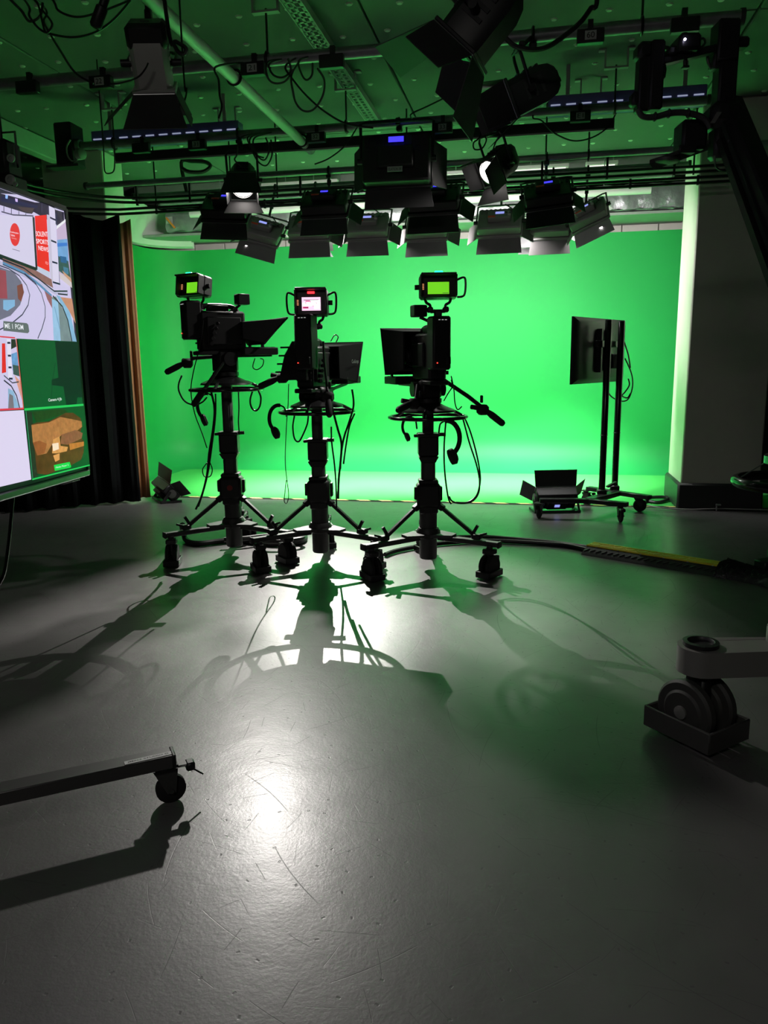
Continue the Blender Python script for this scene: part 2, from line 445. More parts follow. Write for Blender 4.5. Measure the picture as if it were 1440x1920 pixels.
# ---- pillar on the right and pillar behind the drape on the left
PILL = mat('pillar_paint', (0.76, 0.735, 0.65), 0.65, var=.05)
SKIRT = mat('skirting_dark', (0.03, 0.034, 0.032), 0.5)
px0 = 1.415
mb = MB(); mb.box((px0 + .36, 8.17, 1.85), (.72, .72, 3.7), b=.012)
pr = struct(mb.build('wall_column_right', PILL), 'square painted pillar in front of the right end of the green wall', 'pillar')
mb = MB(); mb.box((px0 + .36, 8.17, .13), (.78, .78, .26), b=.02); struct(mb.build('baseboard_right', SKIRT), 'dark skirting around the foot of the right pillar', 'skirting')
mb = MB(); mb.box((-4.56 - .36, 8.21, 1.85), (.72, .42, 3.7), b=.012)
struct(mb.build('wall_column_left', PILL), 'square pale pillar rising behind the top of the black drape', 'pillar')
# dark framed recess on the right behind the pillar
mb = MB()
for a_, b_ in (((2.3, 8.9, 0), (2.3, 8.9, 2.1)), ((3.3, 8.9, 0), (3.3, 8.9, 2.1)), ((2.3, 8.9, 2.1), (3.3, 8.9, 2.1))):
    mb.bar(a_, b_, .09, .09)
fr = struct(mb.build('door_1', DGREY), 'dark framed door at the right edge', 'door')
mb = MB(); mb.box((2.8, 8.93, 1.05), (.95, .04, 2.05), b=.01); mb.build('door_leaf', BLACK, fr)
mb = MB(); mb.box((2.72, 9.0, 2.95), (1.85, .1, 1.45)); struct(mb.build('wall_right_upper', WDARK), 'dark wall above the door right of the pillar', 'wall')

# ---- foil-wrapped duct, soffit and other services above the cyclorama
FOIL = mat('foil_wrap', (0.36, 0.35, 0.37), 0.34, metal=0.5, var=.25, scale=14, bump=.8, bscale=9)
def wrapped_duct(x0, x1, label):
    rows = []; N = max(8, int((x1 - x0) / .06))
    for j, (y, z) in enumerate(((9.82, 3.16), (9.80, 3.22), (9.80, 3.36), (9.84, 3.43), (10.3, 3.43), (10.34, 3.36), (10.34, 3.2), (10.3, 3.16), (9.82, 3.16))):
        r_ = []
        for i in range(N + 1):
            x = x0 + (x1 - x0) * i / N
            k = .012 * math.sin(x * 23 + j) + .008 * math.sin(x * 51 + 2 * j)
            r_.append(V((x, y + k, z + .7 * k)))
        rows.append(r_)
    mb = MB(); mb.sheet(rows)
    return single(mb, 'foil_duct', FOIL, label, 'duct', (x0, 9.8, 3.16), group='foil wrapped ducts over the cyclorama')
wrapped_duct(-4.75, -2.9, 'crinkled silver foil duct above the left end of the green wall')
wrapped_duct(-2.85, .0, 'long foil duct mostly hidden behind the row of panel lights')
wrapped_duct(.05, 1.7, 'crinkled silver foil duct beside the right pillar')
SOFF = mat('soffit_board', (0.32, 0.34, 0.31), .6)
mb = MB(); mb.box((-1.7, 10.3, 3.13), (6.9, .75, .03)); single(mb, 'soffit_board', SOFF, 'flat board under the foil duct catching green light', 'board', (-1.7, 10.3, 3.11))
# white curved fascia over the left return
WFAB = mat('white_fascia', (0.70, 0.72, 0.66), .6, var=.05)
rows = []
cc2 = V((-4.62, 9.8, 0))
for z, R_ in ((3.03, .66), (3.04, .70), (3.30, .58), (3.46, .40), (3.46, .34), (3.30, .5), (3.05, .6), (3.03, .66)):
    rows.append([cc2 + V((math.cos(rad(a)), math.sin(rad(a)), 0)) * R_ + ZZ * z for a in range(95, 215, 8)] + [cc2 + V((-R_ * .82, -R_ * .57 - .9, z))])
mb = MB(); mb.sheet(rows)
single(mb, 'curved_fascia', WFAB, 'white curved fascia over the left corner of the green wall', 'fascia', (-5.1, 9.8, 3.03))
STRIPL = emit('strip_glow', (1.0, 0.97, 0.9), 1.2)  # bright lit strip at the rear, its brightness built as glowing tubes
def bright_strip(x0, x1, y, z, label):
    t = thing('glow_strip', label, 'light', ((x0 + x1) / 2, y, z), 'glowing white strips at the rear of the ceiling')
    mb = MB(); mb.box(((x0 + x1) / 2, y, z + .05), (x1 - x0, .08, .04), b=.005); mb.build('body', WHITE, t)
    mb = MB(); mb.cyl((x0 + .02, y, z + .015), (x1 - .02, y, z + .015), .016, n=10); mb.build('tube', STRIPL, t)
    for x in (x0 + .02, x1 - .02):
        mb = MB(); mb.box((x, y, z + .015), (.03, .05, .05), b=.004); mb.build('end_cap', WHITE, t)
    mb = MB()
    for x in (x0 + .3, x1 - .3): mb.cyl((x, y, z + .06), (x, y, 3.69), .006, n=6)
    mb.build('hanger', STEEL, t)
bright_strip(-3.3, -2.35, 9.45, 3.52, 'glowing white strip above the left lit lamp')
bright_strip(-1.25, -.8, 9.45, 3.53, 'short glowing white strip left of the tilted lit lamp')
bright_strip(-.4, .32, 9.45, 3.54, 'glowing white strip right of the tilted lit lamp')
bright_strip(.5, .85, 9.45, 3.54, 'short glowing white strip nearest the right pillar')
t = thing('service_pipe', 'thick white service pipe running behind the row of panel lights', 'pipe', (-1.5, 9.35, 3.22))
mb = MB(); mb.cyl((-4.2, 9.35, 3.27), (1.2, 9.35, 3.27), .045, n=14); mb.build('tube', WHITE, t)
for x in (-3.8, -2.3, -.8, .7):
    mb = MB(); mb.cyl((x, 9.35, 3.3), (x, 9.35, 3.70), .006, n=6); mb.build('hanger_rod', STEEL, t)

# ================================================================== GRID: pipes, rails, trunking
NUMB = mat('tag_white', (.6, .6, .6), .6); INK = mat('tag_ink', (.03, .03, .03), .6)
BLUELIT = mat('blue_lit_trunking', (0.16, 0.15, 0.42), .45, metal=.2)  # blue lamp light painted into the housing colour
def pipe_thing(x0, x1, y, z, r, label):
    t = thing('lighting_pipe', label, 'pipe', ((x0 + x1) / 2, y, z), 'lighting grid pipes')
    mb = MB(); mb.cyl((x0, y, z), (x1, y, z), r, n=20); mb.build('tube', ALU, t)
    for x in (x0, x1):
        mb = MB(); mb.cyl((x - .012, y, z), (x + .012, y, z), r + .008, n=20); mb.build('end_cap', DGREY, t)
    return t
P1Y, P1Z, P1R = 6.45, 3.30, .032
P2Y, P2Z, P2R = 5.0, 3.30, .036
pipe1 = pipe_thing(-3.86, 1.20, P1Y, P1Z, P1R, 'long lighting pipe above the big panel light with blue display')
pipe2 = pipe_thing(-4.4, 1.08, P2Y, P2Z, P2R, 'nearer lighting pipe crossing the ceiling behind the upper left lamp')
pipe3 = pipe_thing(-4.2, 1.9, 7.05, 3.12, .026, 'dark lighting pipe above the front row of panel lights')
pipe4 = pipe_thing(-4.2, 1.35, 7.95, 3.20, .026, 'rear lighting pipe above the back row of grey panels')
pipe0 = pipe_thing(-4.4, 1.5, 3.75, 3.42, .036, 'nearest lighting pipe at the top edge of the view')
# socket bar slung under pipe1 / pipe2 with number plates
def socket_bar(x0, x1, y, z, label, m=DGREY):
    t = thing('socket_bar', label, 'socket bar', ((x0 + x1) / 2, y, z), 'socket bars along the pipes')
    mb = MB(); mb.box(((x0 + x1) / 2, y, z), (x1 - x0, .05, .075), b=.006); mb.build('housing', m, t)
    mb = MB(); mb.box(((x0 + x1) / 2, y - .02, z - .043), (x1 - x0, .02, .012)); mb.build('edge_strip', LGREY, t)
    return t
socket_bar(-3.6, .55, 6.56, 3.215, 'long dark socket bar hanging below the far pipe')
def number_plate(px, py, y, txt, label, w=.15, h=.075):
    p = on_y(px, py, y)
    t = thing('number_plate', label, 'plate', p, 'number plates on the lighting pipes')
    mb = MB(); mb.box(p, (w, .05, h), b=.004); mb.build('plate', BLACKM, t)
    if txt:
        mb = MB(); mb.box(p + V((0, -.027, 0)), (w * .42, .004, h * .62)); mb.build('paper', NUMB, t)
        text_mesh('number', txt, INK, t, p + V((-w * .14, -.031, -h * .2)), (1, 0, 0), (0, 0, 1), h * .4, w * .28)
    mb = MB(); mb.box(p + V((0, .03, h * .5 + .02)), (.03, .03, .08)); mb.build('bracket', BLACKM, t)
for px, py, y, tx, lb in ((370, 272, 6.40, '31', 'number plate below the far pipe left of the lit lamp'), (593, 258, 6.40, '32', 'number plate by the lower end of the pale pole'),
                          (830, 240, 6.40, '33', 'number plate right of the big panel light'), (1088, 219, 6.40, 'E1', 'number plate E1 on the right half of the far pipe'),
                          (265, 278, 6.40, '', 'blank dark plate under the left half of the far pipe'), (622, 116, 4.93, '', 'blank plate on the near pipe by the cable tray'),
                          (190, 155, 4.93, '22', 'number plate left of the upper left lamp'), (1107, 69, 4.93, '60', 'number plate on the right half of the near pipe'),
                          (1284, 48, 4.93, '', 'dark plate above the camera crane head'), (475, 130, 4.93, '21', 'blue lit number plate beside the pale pole'),
                          (52, 164, 4.93, '', 'dark plate at the left end of the near pipe')):
    number_plate(px, py, y, tx, lb)
# slotted trunking, left and right
def trunking(x0, x1, n, label):
    t = thing('slotted_trunking', label, 'trunking', ((x0 + x1) / 2, 6.68, 3.37), 'slotted trunking above the far pipe')
    mb = MB(); mb.box(((x0 + x1) / 2, 6.68, 3.40), (x1 - x0, .12, .13), b=.006); mb.build('housing', BLUELIT, t)
    for x in (x0 + .15, x1 - .15):
        mb = MB(); mb.box((x, 6.70, 3.58), (.03, .02, .25)); mb.build('hanger_strap', LGREY, t)
    SL = emit('slot_glow', (.55, .62, .85), .45)  # brightness of the slots put in as a faint glow
    for i in range(n):
        x = x0 + (x1 - x0) * (i + .5) / n
        mb = MB(); mb.box((x, 6.617, 3.394), ((x1 - x0) / n * .62, .008, .009)); mb.build('slot', SL, t)
trunking(-3.86, -2.5, 11, 'slotted trunking painted as blue lit above the far pipe on the left')
trunking(.05, 1.22, 10, 'slotted trunking painted as blue lit above the far pipe on the right')
# black end box of pipe1
b1 = thing('pipe_end_box', 'black box holding the left end of the far pipe', 'box', (-3.98, P1Y, 3.1))
mb = MB(); mb.box((-3.98, P1Y + .02, 3.31), (.16, .2, .34), b=.01); mb.build('case', BLACK, b1)
mb = MB(); mb.lathe([(.05, 0), (.06, .01), (.055, .04), (.03, .05)], (-3.9, P1Y, 3.3), 18, (1, 0, 0)); mb.build('flange', STEEL, b1)
mb = MB(); mb.box((-3.98, P1Y - .06, 3.125), (.3, .12, .02)); mb.build('bracket', DGREY, b1)
jb = thing('grey_junction_knob', 'small pale junction box with white lead under the left pipe end', 'junction box', (-3.6, 6.4, 3.2))
mb = MB(); mb.lathe([(.02, 0), (.045, .01), (.045, .06), (.03, .07)], on_y(145, 290, 6.35), 16, (1, -.3, 0)); mb.build('box', LGREY, jb)
mb = MB(); mb.tube(spline([on_y(x, y, 6.35) for x, y in ((132, 262), (125, 275), (127, 292), (135, 302), (145, 300), (148, 290))]), .007, 6); mb.build('lead', LGREY, jb)
# U hangers
def hanger(px, py, z, y, label, w=.16, drop=.13):
    p = on_y(px, py, y); p.z = 0
    t = thing('ceiling_hanger', label, 'hanger', (p.x, y, z), 'U-shaped ceiling hangers')
    top = 3.70; low = top - drop; mb = MB()
    mb.box((p.x - w / 2, y, (top + low) / 2), (.012, .04, drop)); mb.box((p.x + w / 2, y, (top + low) / 2), (.012, .04, drop)); mb.box((p.x, y, low), (w + .012, .045, .012))
    mb.build('channel', LGREY, t)
    for sx in (-1, 1):
        mb = MB(); mb.box((p.x + sx * (w / 2 + .025), y, top - .006), (.05, .05, .012), b=.003); mb.build('foot_plate', LGREY, t)
    mb = MB(); mb.cyl((p.x, y, low + .02), (p.x, y, z + .03), .007, n=8); mb.build('rod', BLACKM, t)
    mb = MB(); mb.torus((p.x, y, z), .045, .009, 20, 6, axis=(1, 0, 0)); mb.build('pipe_clamp', BLACKM, t)
for px, py, z, y, lb in ((500, 60, P2Z, P2Y, 'U hanger on the near pipe right of the pale pole'), (649, 215, P1Z, P1Y, 'U hanger on the far pipe by the end of the cable tray'),
                         (212, 240, P1Z, P1Y, 'U hanger on the far pipe below the upper left lamp'), (1154, 165, P1Z, P1Y, 'U hanger above the right slotted trunking'),
                         (1205, 15, P2Z, P2Y, 'U hanger on the near pipe at upper right'), (1105, 250, 3.12, 7.05, 'U hanger above the right panel lights'),
                         (430, 290, 3.12, 7.05, 'U hanger behind the left lit lamp')):
    hanger(px, py, z, y, lb)
# pale pole clamped under both pipes
POLEM = mat('pale_pole', (0.86, 0.87, 0.84), .35, var=.06)
t = thing('pale_pole', 'long pale pole slung under the pipes, pointing toward the green wall', 'pole', (-1.9, 5.3, 3.22))
mb = MB(); mb.cyl((-1.90, 3.4, 3.215), (-1.90, 6.72, 3.215), .036, n=20); mb.build('tube', POLEM, t)
for y in (P1Y, P2Y, P2Y + 0):
    mb = MB(); mb.torus((-1.90, y, 3.222), .045, .009, 20, 6, axis=(0, 1, 0)); mb.build('clamp', BLACKM, t)
# perforated cable tray
def tray(x, y0, y1, z, label):
    t = thing('cable_tray', label, 'cable tray', (x, (y0 + y1) / 2, z), 'perforated cable trays on the ceiling')
    mb = MB(); n = int((y1 - y0) / .07)
    for sx in (-1, 1): mb.box((x + sx * .06, (y0 + y1) / 2, z + .02), (.008, y1 - y0, .05))
    mb.build('side_rail', LGREY, t)
    mb = MB()
    for sx in (-.045, 0, .045): mb.box((x + sx, (y0 + y1) / 2, z), (.018, y1 - y0, .004))
    for i in range(n + 1): mb.box((x, y0 + (y1 - y0) * i / n, z), (.12, .022, .004))
    o = mb.build('perforated_bed', LGREY, t); o['kind'] = 'stuff'
tray(-1.5, 4.2, 7.45, 3.60, 'perforated cable tray running toward the big panel light')
# curtain rails (two double tracks) with hangers
RAILM = mat('black_rail', (.012, .013, .013), .4)
for z, lb in ((3.045, 'upper black curtain track across the studio'), (2.955, 'lower black curtain track carrying the drapes')):
    t = thing('curtain_track', lb, 'curtain track', (-1.5, 7.45, z), 'black curtain tracks')
    for dz in (.022, -.022):
        pts = [V((2.2, 7.45, z + dz))] + [V((-3.6, 7.45, z + dz))] + [V((-3.6 - .95 * math.sin(rad(a)), 7.45 - .95 + .95 * math.cos(rad(a)), z + dz)) for a in range(12, 91, 13)] + [V((-4.55, 5.2, z + dz))]
        if z < 3: pts = [V((2.2, 7.45, z + dz)), V((-4.1, 7.45, z + dz))] + spline([V((-4.1, 7.45, z + dz)), V((-4.5, 7.3, z + dz)), V((-5.0, 6.95, z + dz)), V((-5.6, 6.6, z + dz))])[1:]
        mb = MB(); mb.tube(pts, .013, 8); mb.build('track', RAILM, t)
    for i in range(11):
        x = -3.9 + i * .56 + (.2 if z < 3 else 0)
        mb = MB(); mb.box((x, 7.45, z + (.0 if z < 3 else .06)), (.02, .02, .08 if z < 3 else .2)); mb.build('bracket', RAILM, t)
# drop rods holding the tracks
mb = MB()
for i in range(5):
    x = -3.7 + i * 1.25
    t = None
    m1 = MB(); m1.cyl((x, 7.45, 3.0), (x, 7.45, 3.70), .008, n=6)
    single(m1, 'track_drop_rod', BLACKM, 'thin black rod holding the curtain tracks, %s from the left' % ('first', 'second', 'third', 'fourth', 'fifth')[i], 'rod', (x, 7.45, 3.0), 'drop rods of the curtain tracks')

# ---- black drape and tan drape
DRAPE = mat('black_drape', (0.0045, 0.0055, 0.006), .9, var=.3, bump=.1, spec=.15)
TAN = mat('tan_drape', (0.42, 0.20, 0.085), .6, var=.12)
def drape(path, z0, ztops, amp, freq, m, name, label, nseg=90, rows_n=10, flare=.0):
    pts = spline(path, 20); L = [0]
    for a, b in zip(pts, pts[1:]): L.append(L[-1] + (b - a).length)
    rows = []
    for r_ in range(rows_n + 1):
        row = []
        for i in range(nseg + 1):
            s_ = L[-1] * i / nseg
            j = max(k for k in range(len(L)) if L[k] <= s_ + 1e-9); j = min(j, len(pts) - 2)
            t_ = (s_ - L[j]) / max(1e-6, L[j + 1] - L[j]); p = pts[j].lerp(pts[j + 1], t_)
            tg = (pts[j + 1] - pts[j]).normalized(); nm = V((-tg.y, tg.x, 0))
            zt = ztops + (-.07 * abs(math.sin(s_ * math.pi / .42)))
            f = r_ / rows_n; z = zt * (1 - f) + z0 * f
            am = amp * (.55 + .6 * f)
            q = p + nm * (am * math.sin(s_ * freq) + am * .4 * math.sin(s_ * freq * 2.3 + 1)) + nm * 0
            row.append(V((q.x, q.y, z)))
        rows.append(row)
    mb = MB(); mb.sheet(rows)
    o = mb.build(name, m, None, True, origin=path[0])
    md = o.modifiers.new('thickness', 'SOLIDIFY'); md.thickness = .006
    return tag(o, label, 'curtain')
drape([V((-4.17, 7.56, 0)), V((-4.50, 7.32, 0)), V((-4.95, 7.0, 0)), V((-5.7, 6.55, 0)), V((-6.1, 6.3, 0))], .015, 2.955, .055, 30, DRAPE, 'black_drape', 'tall black drape hanging behind the left display')
drape([V((-4.12, 7.70, 0)), V((-4.18, 7.66, 0)), V((-4.25, 7.6, 0))], .03, 2.93, .02, 60, TAN, 'tan_drape', 'narrow tan curtain edge beside the black drape', 24)

# ================================================================== CAMERA PEDESTALS AND CAMERAS
REDM = mat('red_badge', (.25, .02, .015), .5)
TALLYG = emit('tally_green', (0.02, 1.0, 0.55), 2.2); TALLYR = emit('tally_red', (1.0, 0.02, 0.03), 2.5)
SCRG = emit('finder_green', (0.20, 0.80, 0.02), 0.85, .12, 6); SCRP = emit('finder_pink', (1.0, 0.62, 0.82), 1.2)
SCRW = emit('finder_white', (1.0, 0.97, 0.98), 1.7); SCRM = emit('finder_magenta', (0.9, 0.06, 0.28), .8); SCRK = emit('finder_dark', (.06, .03, .05), .6)
REDL = emit('red_pilot', (1.0, .05, .03), 2.5); AMBER = emit('amber_legend', (.9, .35, .15), .7); WHL = emit('white_legend', (.8, .85, .8), .5)
def frame(base, ang):    # local frame: x right, y forward, z up; ang rotates left (ccw) from the viewing direction
    M = Matrix.Rotation(YAW + ang, 4, 'Z'); M.translation = V(base); return M
def caster(parent, hub, yaw, r=.078, top=.20, guard=True):
    """heavy caster: stem, fork, twin wheels, cable guard; hub=(x,y) on the floor under the wheel"""
    M = Matrix.Rotation(yaw, 4, 'Z'); M.translation = V((hub[0], hub[1], 0))
    mb = MB(M); mb.box((0, 0, top - .02), (.075, .085, .04), b=.008); mb.cyl((0, 0, top - .05), (0, 0, top + .02), .022, n=12)
    mb.box((0, .012, r + .045), (.022, .05, .1), b=.005)
    c = mb.build('caster', BLACKM, parent)
    for sx in (-1, 1):
        mb = MB(M); mb.lathe([(r * .35, -.014), (r * .92, -.014), (r, -.008), (r, .008), (r * .92, .014), (r * .35, .014)], (sx * .028, 0, r), 22, (1, 0, 0)); mb.build('wheel', RUBBER, c)
    if guard:
        mb = MB(M); mb.box((-.052, 0, .03), (.010, .17, .045), b=.004); mb.box((.052, 0, .03), (.010, .17, .045), b=.004)
        mb.box((0, .085, .03), (.11, .010, .045), b=.004); mb.box((0, -.085, .03), (.11, .010, .045), b=.004); mb.box((0, .085, .09), (.05, .012, .10), b=.004)
        mb.build('cable_guard', BLACK, c)
    return c
def pedestal(px, py, D, ring_z, collar_z, label, leg_rot=0.0, cyaw=(.3, -.4, .8), badge=False, legs=(210, 330, 90), R=.50, hooks=((-.15, 1),)):
    p = at(px, py, D); base = V((p.x, p.y, 0))
    t = thing('camera_pedestal', label, 'camera pedestal', base, 'studio camera pedestals')
    M = frame(base, leg_rot)
    def B(): return MB(M)
    mb = B(); mb.lathe([(.056, .075), (.062, .085), (.062, .44)], n=28); mb.build('lower_tube', DGREY, t)
    mb = B(); mb.box((0, 0, .60), (.098, .098, .36), b=.02); mb.build('outer_column', DGREY, t)
    mb = B(); mb.box((0, 0, (.55 + ring_z + .05) / 2), (.076, .076, ring_z + .05 - .55), b=.016)
    mb.box((0, -.04, (.7 + ring_z) / 2), (.03, .012, ring_z - .7), b=.003); mb.build('inner_column', DGREY, t)
    mb = B(); mb.box((0, 0, .535), (.165, .165, .17), b=.02); mb.box((0, 0, .63), (.135, .14, .03), b=.008); mb.box((0, 0, .435), (.13, .13, .06), b=.01)
    mb.box((-.085, -.03, .55), (.03, .05, .09), b=.006); mb.box((.085, .02, .54), (.03, .06, .1), b=.006)
    cl = mb.build('clamp_housing', BLACK, t)
    if badge:
        mb = B(); mb.lathe([(.021, 0), (.021, .004)], (0, -.084, .54), 20, (0, -1, 0)); mb.build('badge', REDM, cl, label='round red badge')
    mb = B(); mb.box((0, 0, collar_z - .075), (.138, .138, .15), b=.015); mb.box((0, 0, collar_z), (.15, .15, .022), b=.006); mb.prism([(-.069, -.069, collar_z - .15), (.069, -.069, collar_z - .15), (.05, -.05, collar_z - .19), (-.05, -.05, collar_z - .19)], (0, .12, 0))
    co = mb.build('collar', BLACK, t)
    mb = B(); mb.cyl((.07, -.03, collar_z + .002), (.12, -.03, collar_z + .002), .013, n=10); mb.box((-.085, -.03, collar_z - .005), (.03, .03, .02), b=.004); mb.build('locking_knob', BLACK, co)
    # base hub plate
    mb = B(); mb.lathe([(.07, .225), (.085, .235), (.085, .275), (.07, .30)], n=24)
    for a in legs:
        A = rad(a); d = V((math.cos(A), math.sin(A), 0)); n = V((-d.y, d.x, 0))
        mb.prism([d * .06 + n * .09 + ZZ * .245, d * .06 - n * .09 + ZZ * .245, d * .20 - n * .04 + ZZ * .245, d * .20 + n * .04 + ZZ * .245], (0, 0, .02))
    mb.build('hub_plate', DGREY, t)
    for k, a in enumerate(legs):
        A = rad(a); d = V((math.cos(A), math.sin(A), 0)); n = V((-d.y, d.x, 0))
        mb = B(); mb.bar(d * .08 + ZZ * .235, d * (R + .03) + ZZ * .225, .055, .034, b=.005)
        leg = mb.build('leg', DGREY, t)
        mb = B(); mb.box(d * (R + .032) + ZZ * .225, (.02, .06, .045), Matrix.Rotation(A, 3, 'Z'), b=.006); mb.build('leg_end_cap', BLACK, leg)
        mb = B(); mb.bar(d * .075 + ZZ * .47, d * .37 + ZZ * .262, .03, .026, b=.005); br = mb.build('brace', BLACKM, t)
        mb = B(); mb.bar(d * .06 + ZZ * .475, d * .12 + ZZ * .44, .045, .04, b=.006); mb.build('brace_socket', BLACK, br)
        mb = B(); mb.box(d * .37 + ZZ * .268, (.07, .06, .035), Matrix.Rotation(A, 3, 'Z'), b=.008); mb.build('brace_clamp', BLACK, br)
        mb = B(); mb.bar(d * .335 + ZZ * .275, d * .375 + ZZ * .345, .016, .02); mb.build('clamp_lever', BLACK, br)
        mb = B(); mb.bar(d * .37 + ZZ * .272, d * .44 + ZZ * .295, .014, .014); mb.build('clamp_pin', BLACK, br)
        hub = M @ (d * (R - .02) - V((0, 0, 0)))
        trail = rad(math.degrees(cyaw[k] * 1.0)); off = Matrix.Rotation(YAW + trail, 3, 'Z') @ V((0, -.03, 0))
        caster(t, (hub.x + off.x, hub.y + off.y), YAW + trail)
    # steering ring, spokes, mounting plate
    Rr = .265
    mb = B(); mb.torus((0, 0, ring_z), Rr, .0125, 48, 10); ring = mb.build('steering_ring', BLACKG, t)
    for a in (20, 140, 260):
        A = rad(a); d = V((math.cos(A), math.sin(A), 0))
        mb = B(); mb.tube(spline([d * .05 + ZZ * (ring_z + .055), d * .16 + ZZ * (ring_z + .05), d * Rr + ZZ * ring_z], 4), .011, 8); mb.build('spoke', BLACKM, ring)
    mb = B(); mb.lathe([(.06, ring_z + .02), (.19, ring_z + .035), (.185, ring_z + .048), (.12, ring_z + .075), (.09, ring_z + .09)], n=36); mb.build('mounting_plate', BLACKM, t)
    return t, base
def loop_handle(mb, pts, r=.009): mb.tube(spline(pts, 5), r, 8)
def camera_rig(base, zp, pan, p, label, plabel):
    """camera on fluid head (thing) and prompter (thing) over a pedestal at base; zp = ring height"""
    M = frame(base + ZZ * zp, pan)
    c = thing('studio_camera', label, 'studio camera', base + ZZ * (zp + .09), 'studio cameras')
    def B(): return MB(M)
    b0, b1 = p['body']               # body bottom / top above ring
    # fluid head
    mb = B(); mb.lathe([(.085, .09), (.095, .10), (.095, .125), (.06, .14)], n=28); mb.box((0, 0, (.13 + b0) / 2), (.15, .16, b0 - .11), b=.02)
    for sx in (-1, 1): mb.cyl((sx * .07, 0, b0 - .06), (sx * .115, 0, b0 - .06), .05, n=20)
    mb.box((0, -.02, b0 - .015), (.13, .40, .03), b=.006)
    hd = mb.build('fluid_head', BLACK, c)
    # pan bars: list of local polylines with grip ends
    for pts, gr in p['bars']:
        mb = B(); mb.tube(pts, .014, 8); pb = mb.build('pan_bar', BLACKM, c)
        e, d = V(pts[-1]), (V(pts[-1]) - V(pts[-2])).normalized()
        mb = B(); mb.tube([e - d * .02, e + d * .03, e + d * .12, e + d * .135], [.016, .024, .023, .014], 12)
        if gr:
            mb.box(e - d * .05 + V((0, 0, -.012)), (.075, .075, .07), b=.018); mb.cyl(e - d * .05 + V((-.03, 0, .0)), e - d * .05 + V((-.085, 0, .01)), .016, n=10)
            mb.box(e - d * .09 + V((.02, -.01, .035)), (.018, .018, .05), b=.004)
        mb.build('grip', RUBBER, pb)
    # body
    mb = B(); h = b1 - b0
    mb.box((0, -.02, (b0 + b1) / 2), (.125, .34, h), b=.015); mb.box((.068, -.02, b0 + h * .5), (.02, .26, h * .7), b=.006); mb.box((-.068, .0, b0 + h * .55), (.02, .22, h * .5), b=.006)
    for k in range(4): mb.box((0, -.193, b0 + h * (.2 + .17 * k)), (.11, .012, .012))
    bd = mb.build('camera_body', BLACK, c)
    rx = p.get('rx', 0)
    mb = B(); mb.box((rx - .01, -.235, (p['rear'][0] + p['rear'][1]) / 2), (.125, .12, p['rear'][1] - p['rear'][0]), b=.012)
    mb.box((rx + .03, -.30, p['rear'][0] + .06), (.03, .02, .05), b=.004); re = mb.build('rear_adapter', BLACK, c)
    mb = B(); mb.lathe([(.004, 0), (.004, .004)], (rx - .045, -.297, p['rear'][0] + .045), 8, (0, -1, 0)); mb.build('pilot_light', REDL, re)
    for k in range(3):
        mb = B(); mb.box((rx - .03 + k * .022, -.297, p['rear'][1] - .025), (.012, .004, .004)); mb.build('legend', WHL, re)
    if p.get('block'):
        mb = B(); mb.prism([(-.17, -.24, b0 + .06), (.04, -.24, b0 + .06), (.04, -.24, b1 + .03), (-.06, -.24, b1 + .03), (-.12, -.24, b1 - .06)], (0, .16, 0))
        bk = mb.build('side_block', BLACK, c)
        for k in range(4):
            mb = B(); mb.box((-.07 - .025 * (k % 4) * .6, -.243, b1 - .01 - k * .055), (.15, .012, .012)); mb.build('rib', BLACKM, bk)
    mb = B(); mb.tube(spline([(0, -.16, b1 - .01), (0, -.15, b1 + .035), (0, .06, b1 + .035), (0, .12, b1 - .01)], 6), .018, 10); mb.box((0, -.04, b1 + .02), (.05, .16, .05), b=.008); mb.build('top_handle', BLACK, c)
    # a stack of plates and connectors on the side
    mb = B()
    for k in range(5): mb.cyl((.075 + .004 * k, -.12 + k * .012, b0 + .05 + k * .035), (.10, -.13 + k * .012, b0 + .05 + k * .035), .013, n=10)
    mb.build('connectors', BLACKM, bd)
    mb = B(); mb.lathe([(.055, 0), (.06, .01), (.06, .10), (.072, .12), (.072, .17), (.065, .20)], (0, .14, b0 + h * .52), 24, (0, 1, 0)); mb.box((-.075, .22, b0 + h * .5), (.05, .15, .09), b=.015); mb.build('lens', BLACK, c)
    # small box monitor / tally box beside the handle
    if p.get('tbox'):
        x, y, z = p['tbox']; mb = B(); mb.box((x, y, z), (.09, .09, .075), b=.006); mb.tube(spline([(x, y - .02, z - .04), (x * .6, y - .04, z - .06), (x * .1, y - .1, z - .1)], 4), .01, 8); mb.build('shoe_box', BLACK, c)
    # viewfinder (own yaw)
    vx, vy, vz, vyaw, vw, vh = p['vf']; vt = p.get('vtilt', 0)
    MV = frame(base, pan) @ Matrix.Translation((vx, vy, zp + vz)) @ Matrix.Rotation(vyaw, 4, 'Z') @ Matrix.Rotation(vt, 4, 'X')
    def BV(): return MB(MV)
    mb = BV()   # box with a sloped sunshade; screen faces -y
    hw, hh = vw / 2, vh / 2
    mb.box((0, .05, 0), (vw, .10, vh), b=.014)
    t_ = .012
    mb.box((0, -.03, hh - .006), (vw * .92, .08, t_), b=.003); mb.box((-hw * .92, -.02, 0), (t_, .06, vh * .9), b=.003); mb.box((hw * .92, -.02, 0), (t_, .06, vh * .9), b=.003); mb.box((0, -.012, -hh + .008), (vw * .92, .03, t_), b=.003)
    mb.box((0, .11, -.01), (vw * .6, .05, vh * .7), b=.015)
    vf = mb.build('viewfinder', BLACK, c)
    sw, sh = vw * .56, vh * .50
    sx0 = p.get('scx', 0)
    mb = BV(); mb.box((sx0, -.003, -.012), (sw, .003, sh)); sc_ = mb.build('finder_screen', p['screen'], vf, label=p['slabel'])
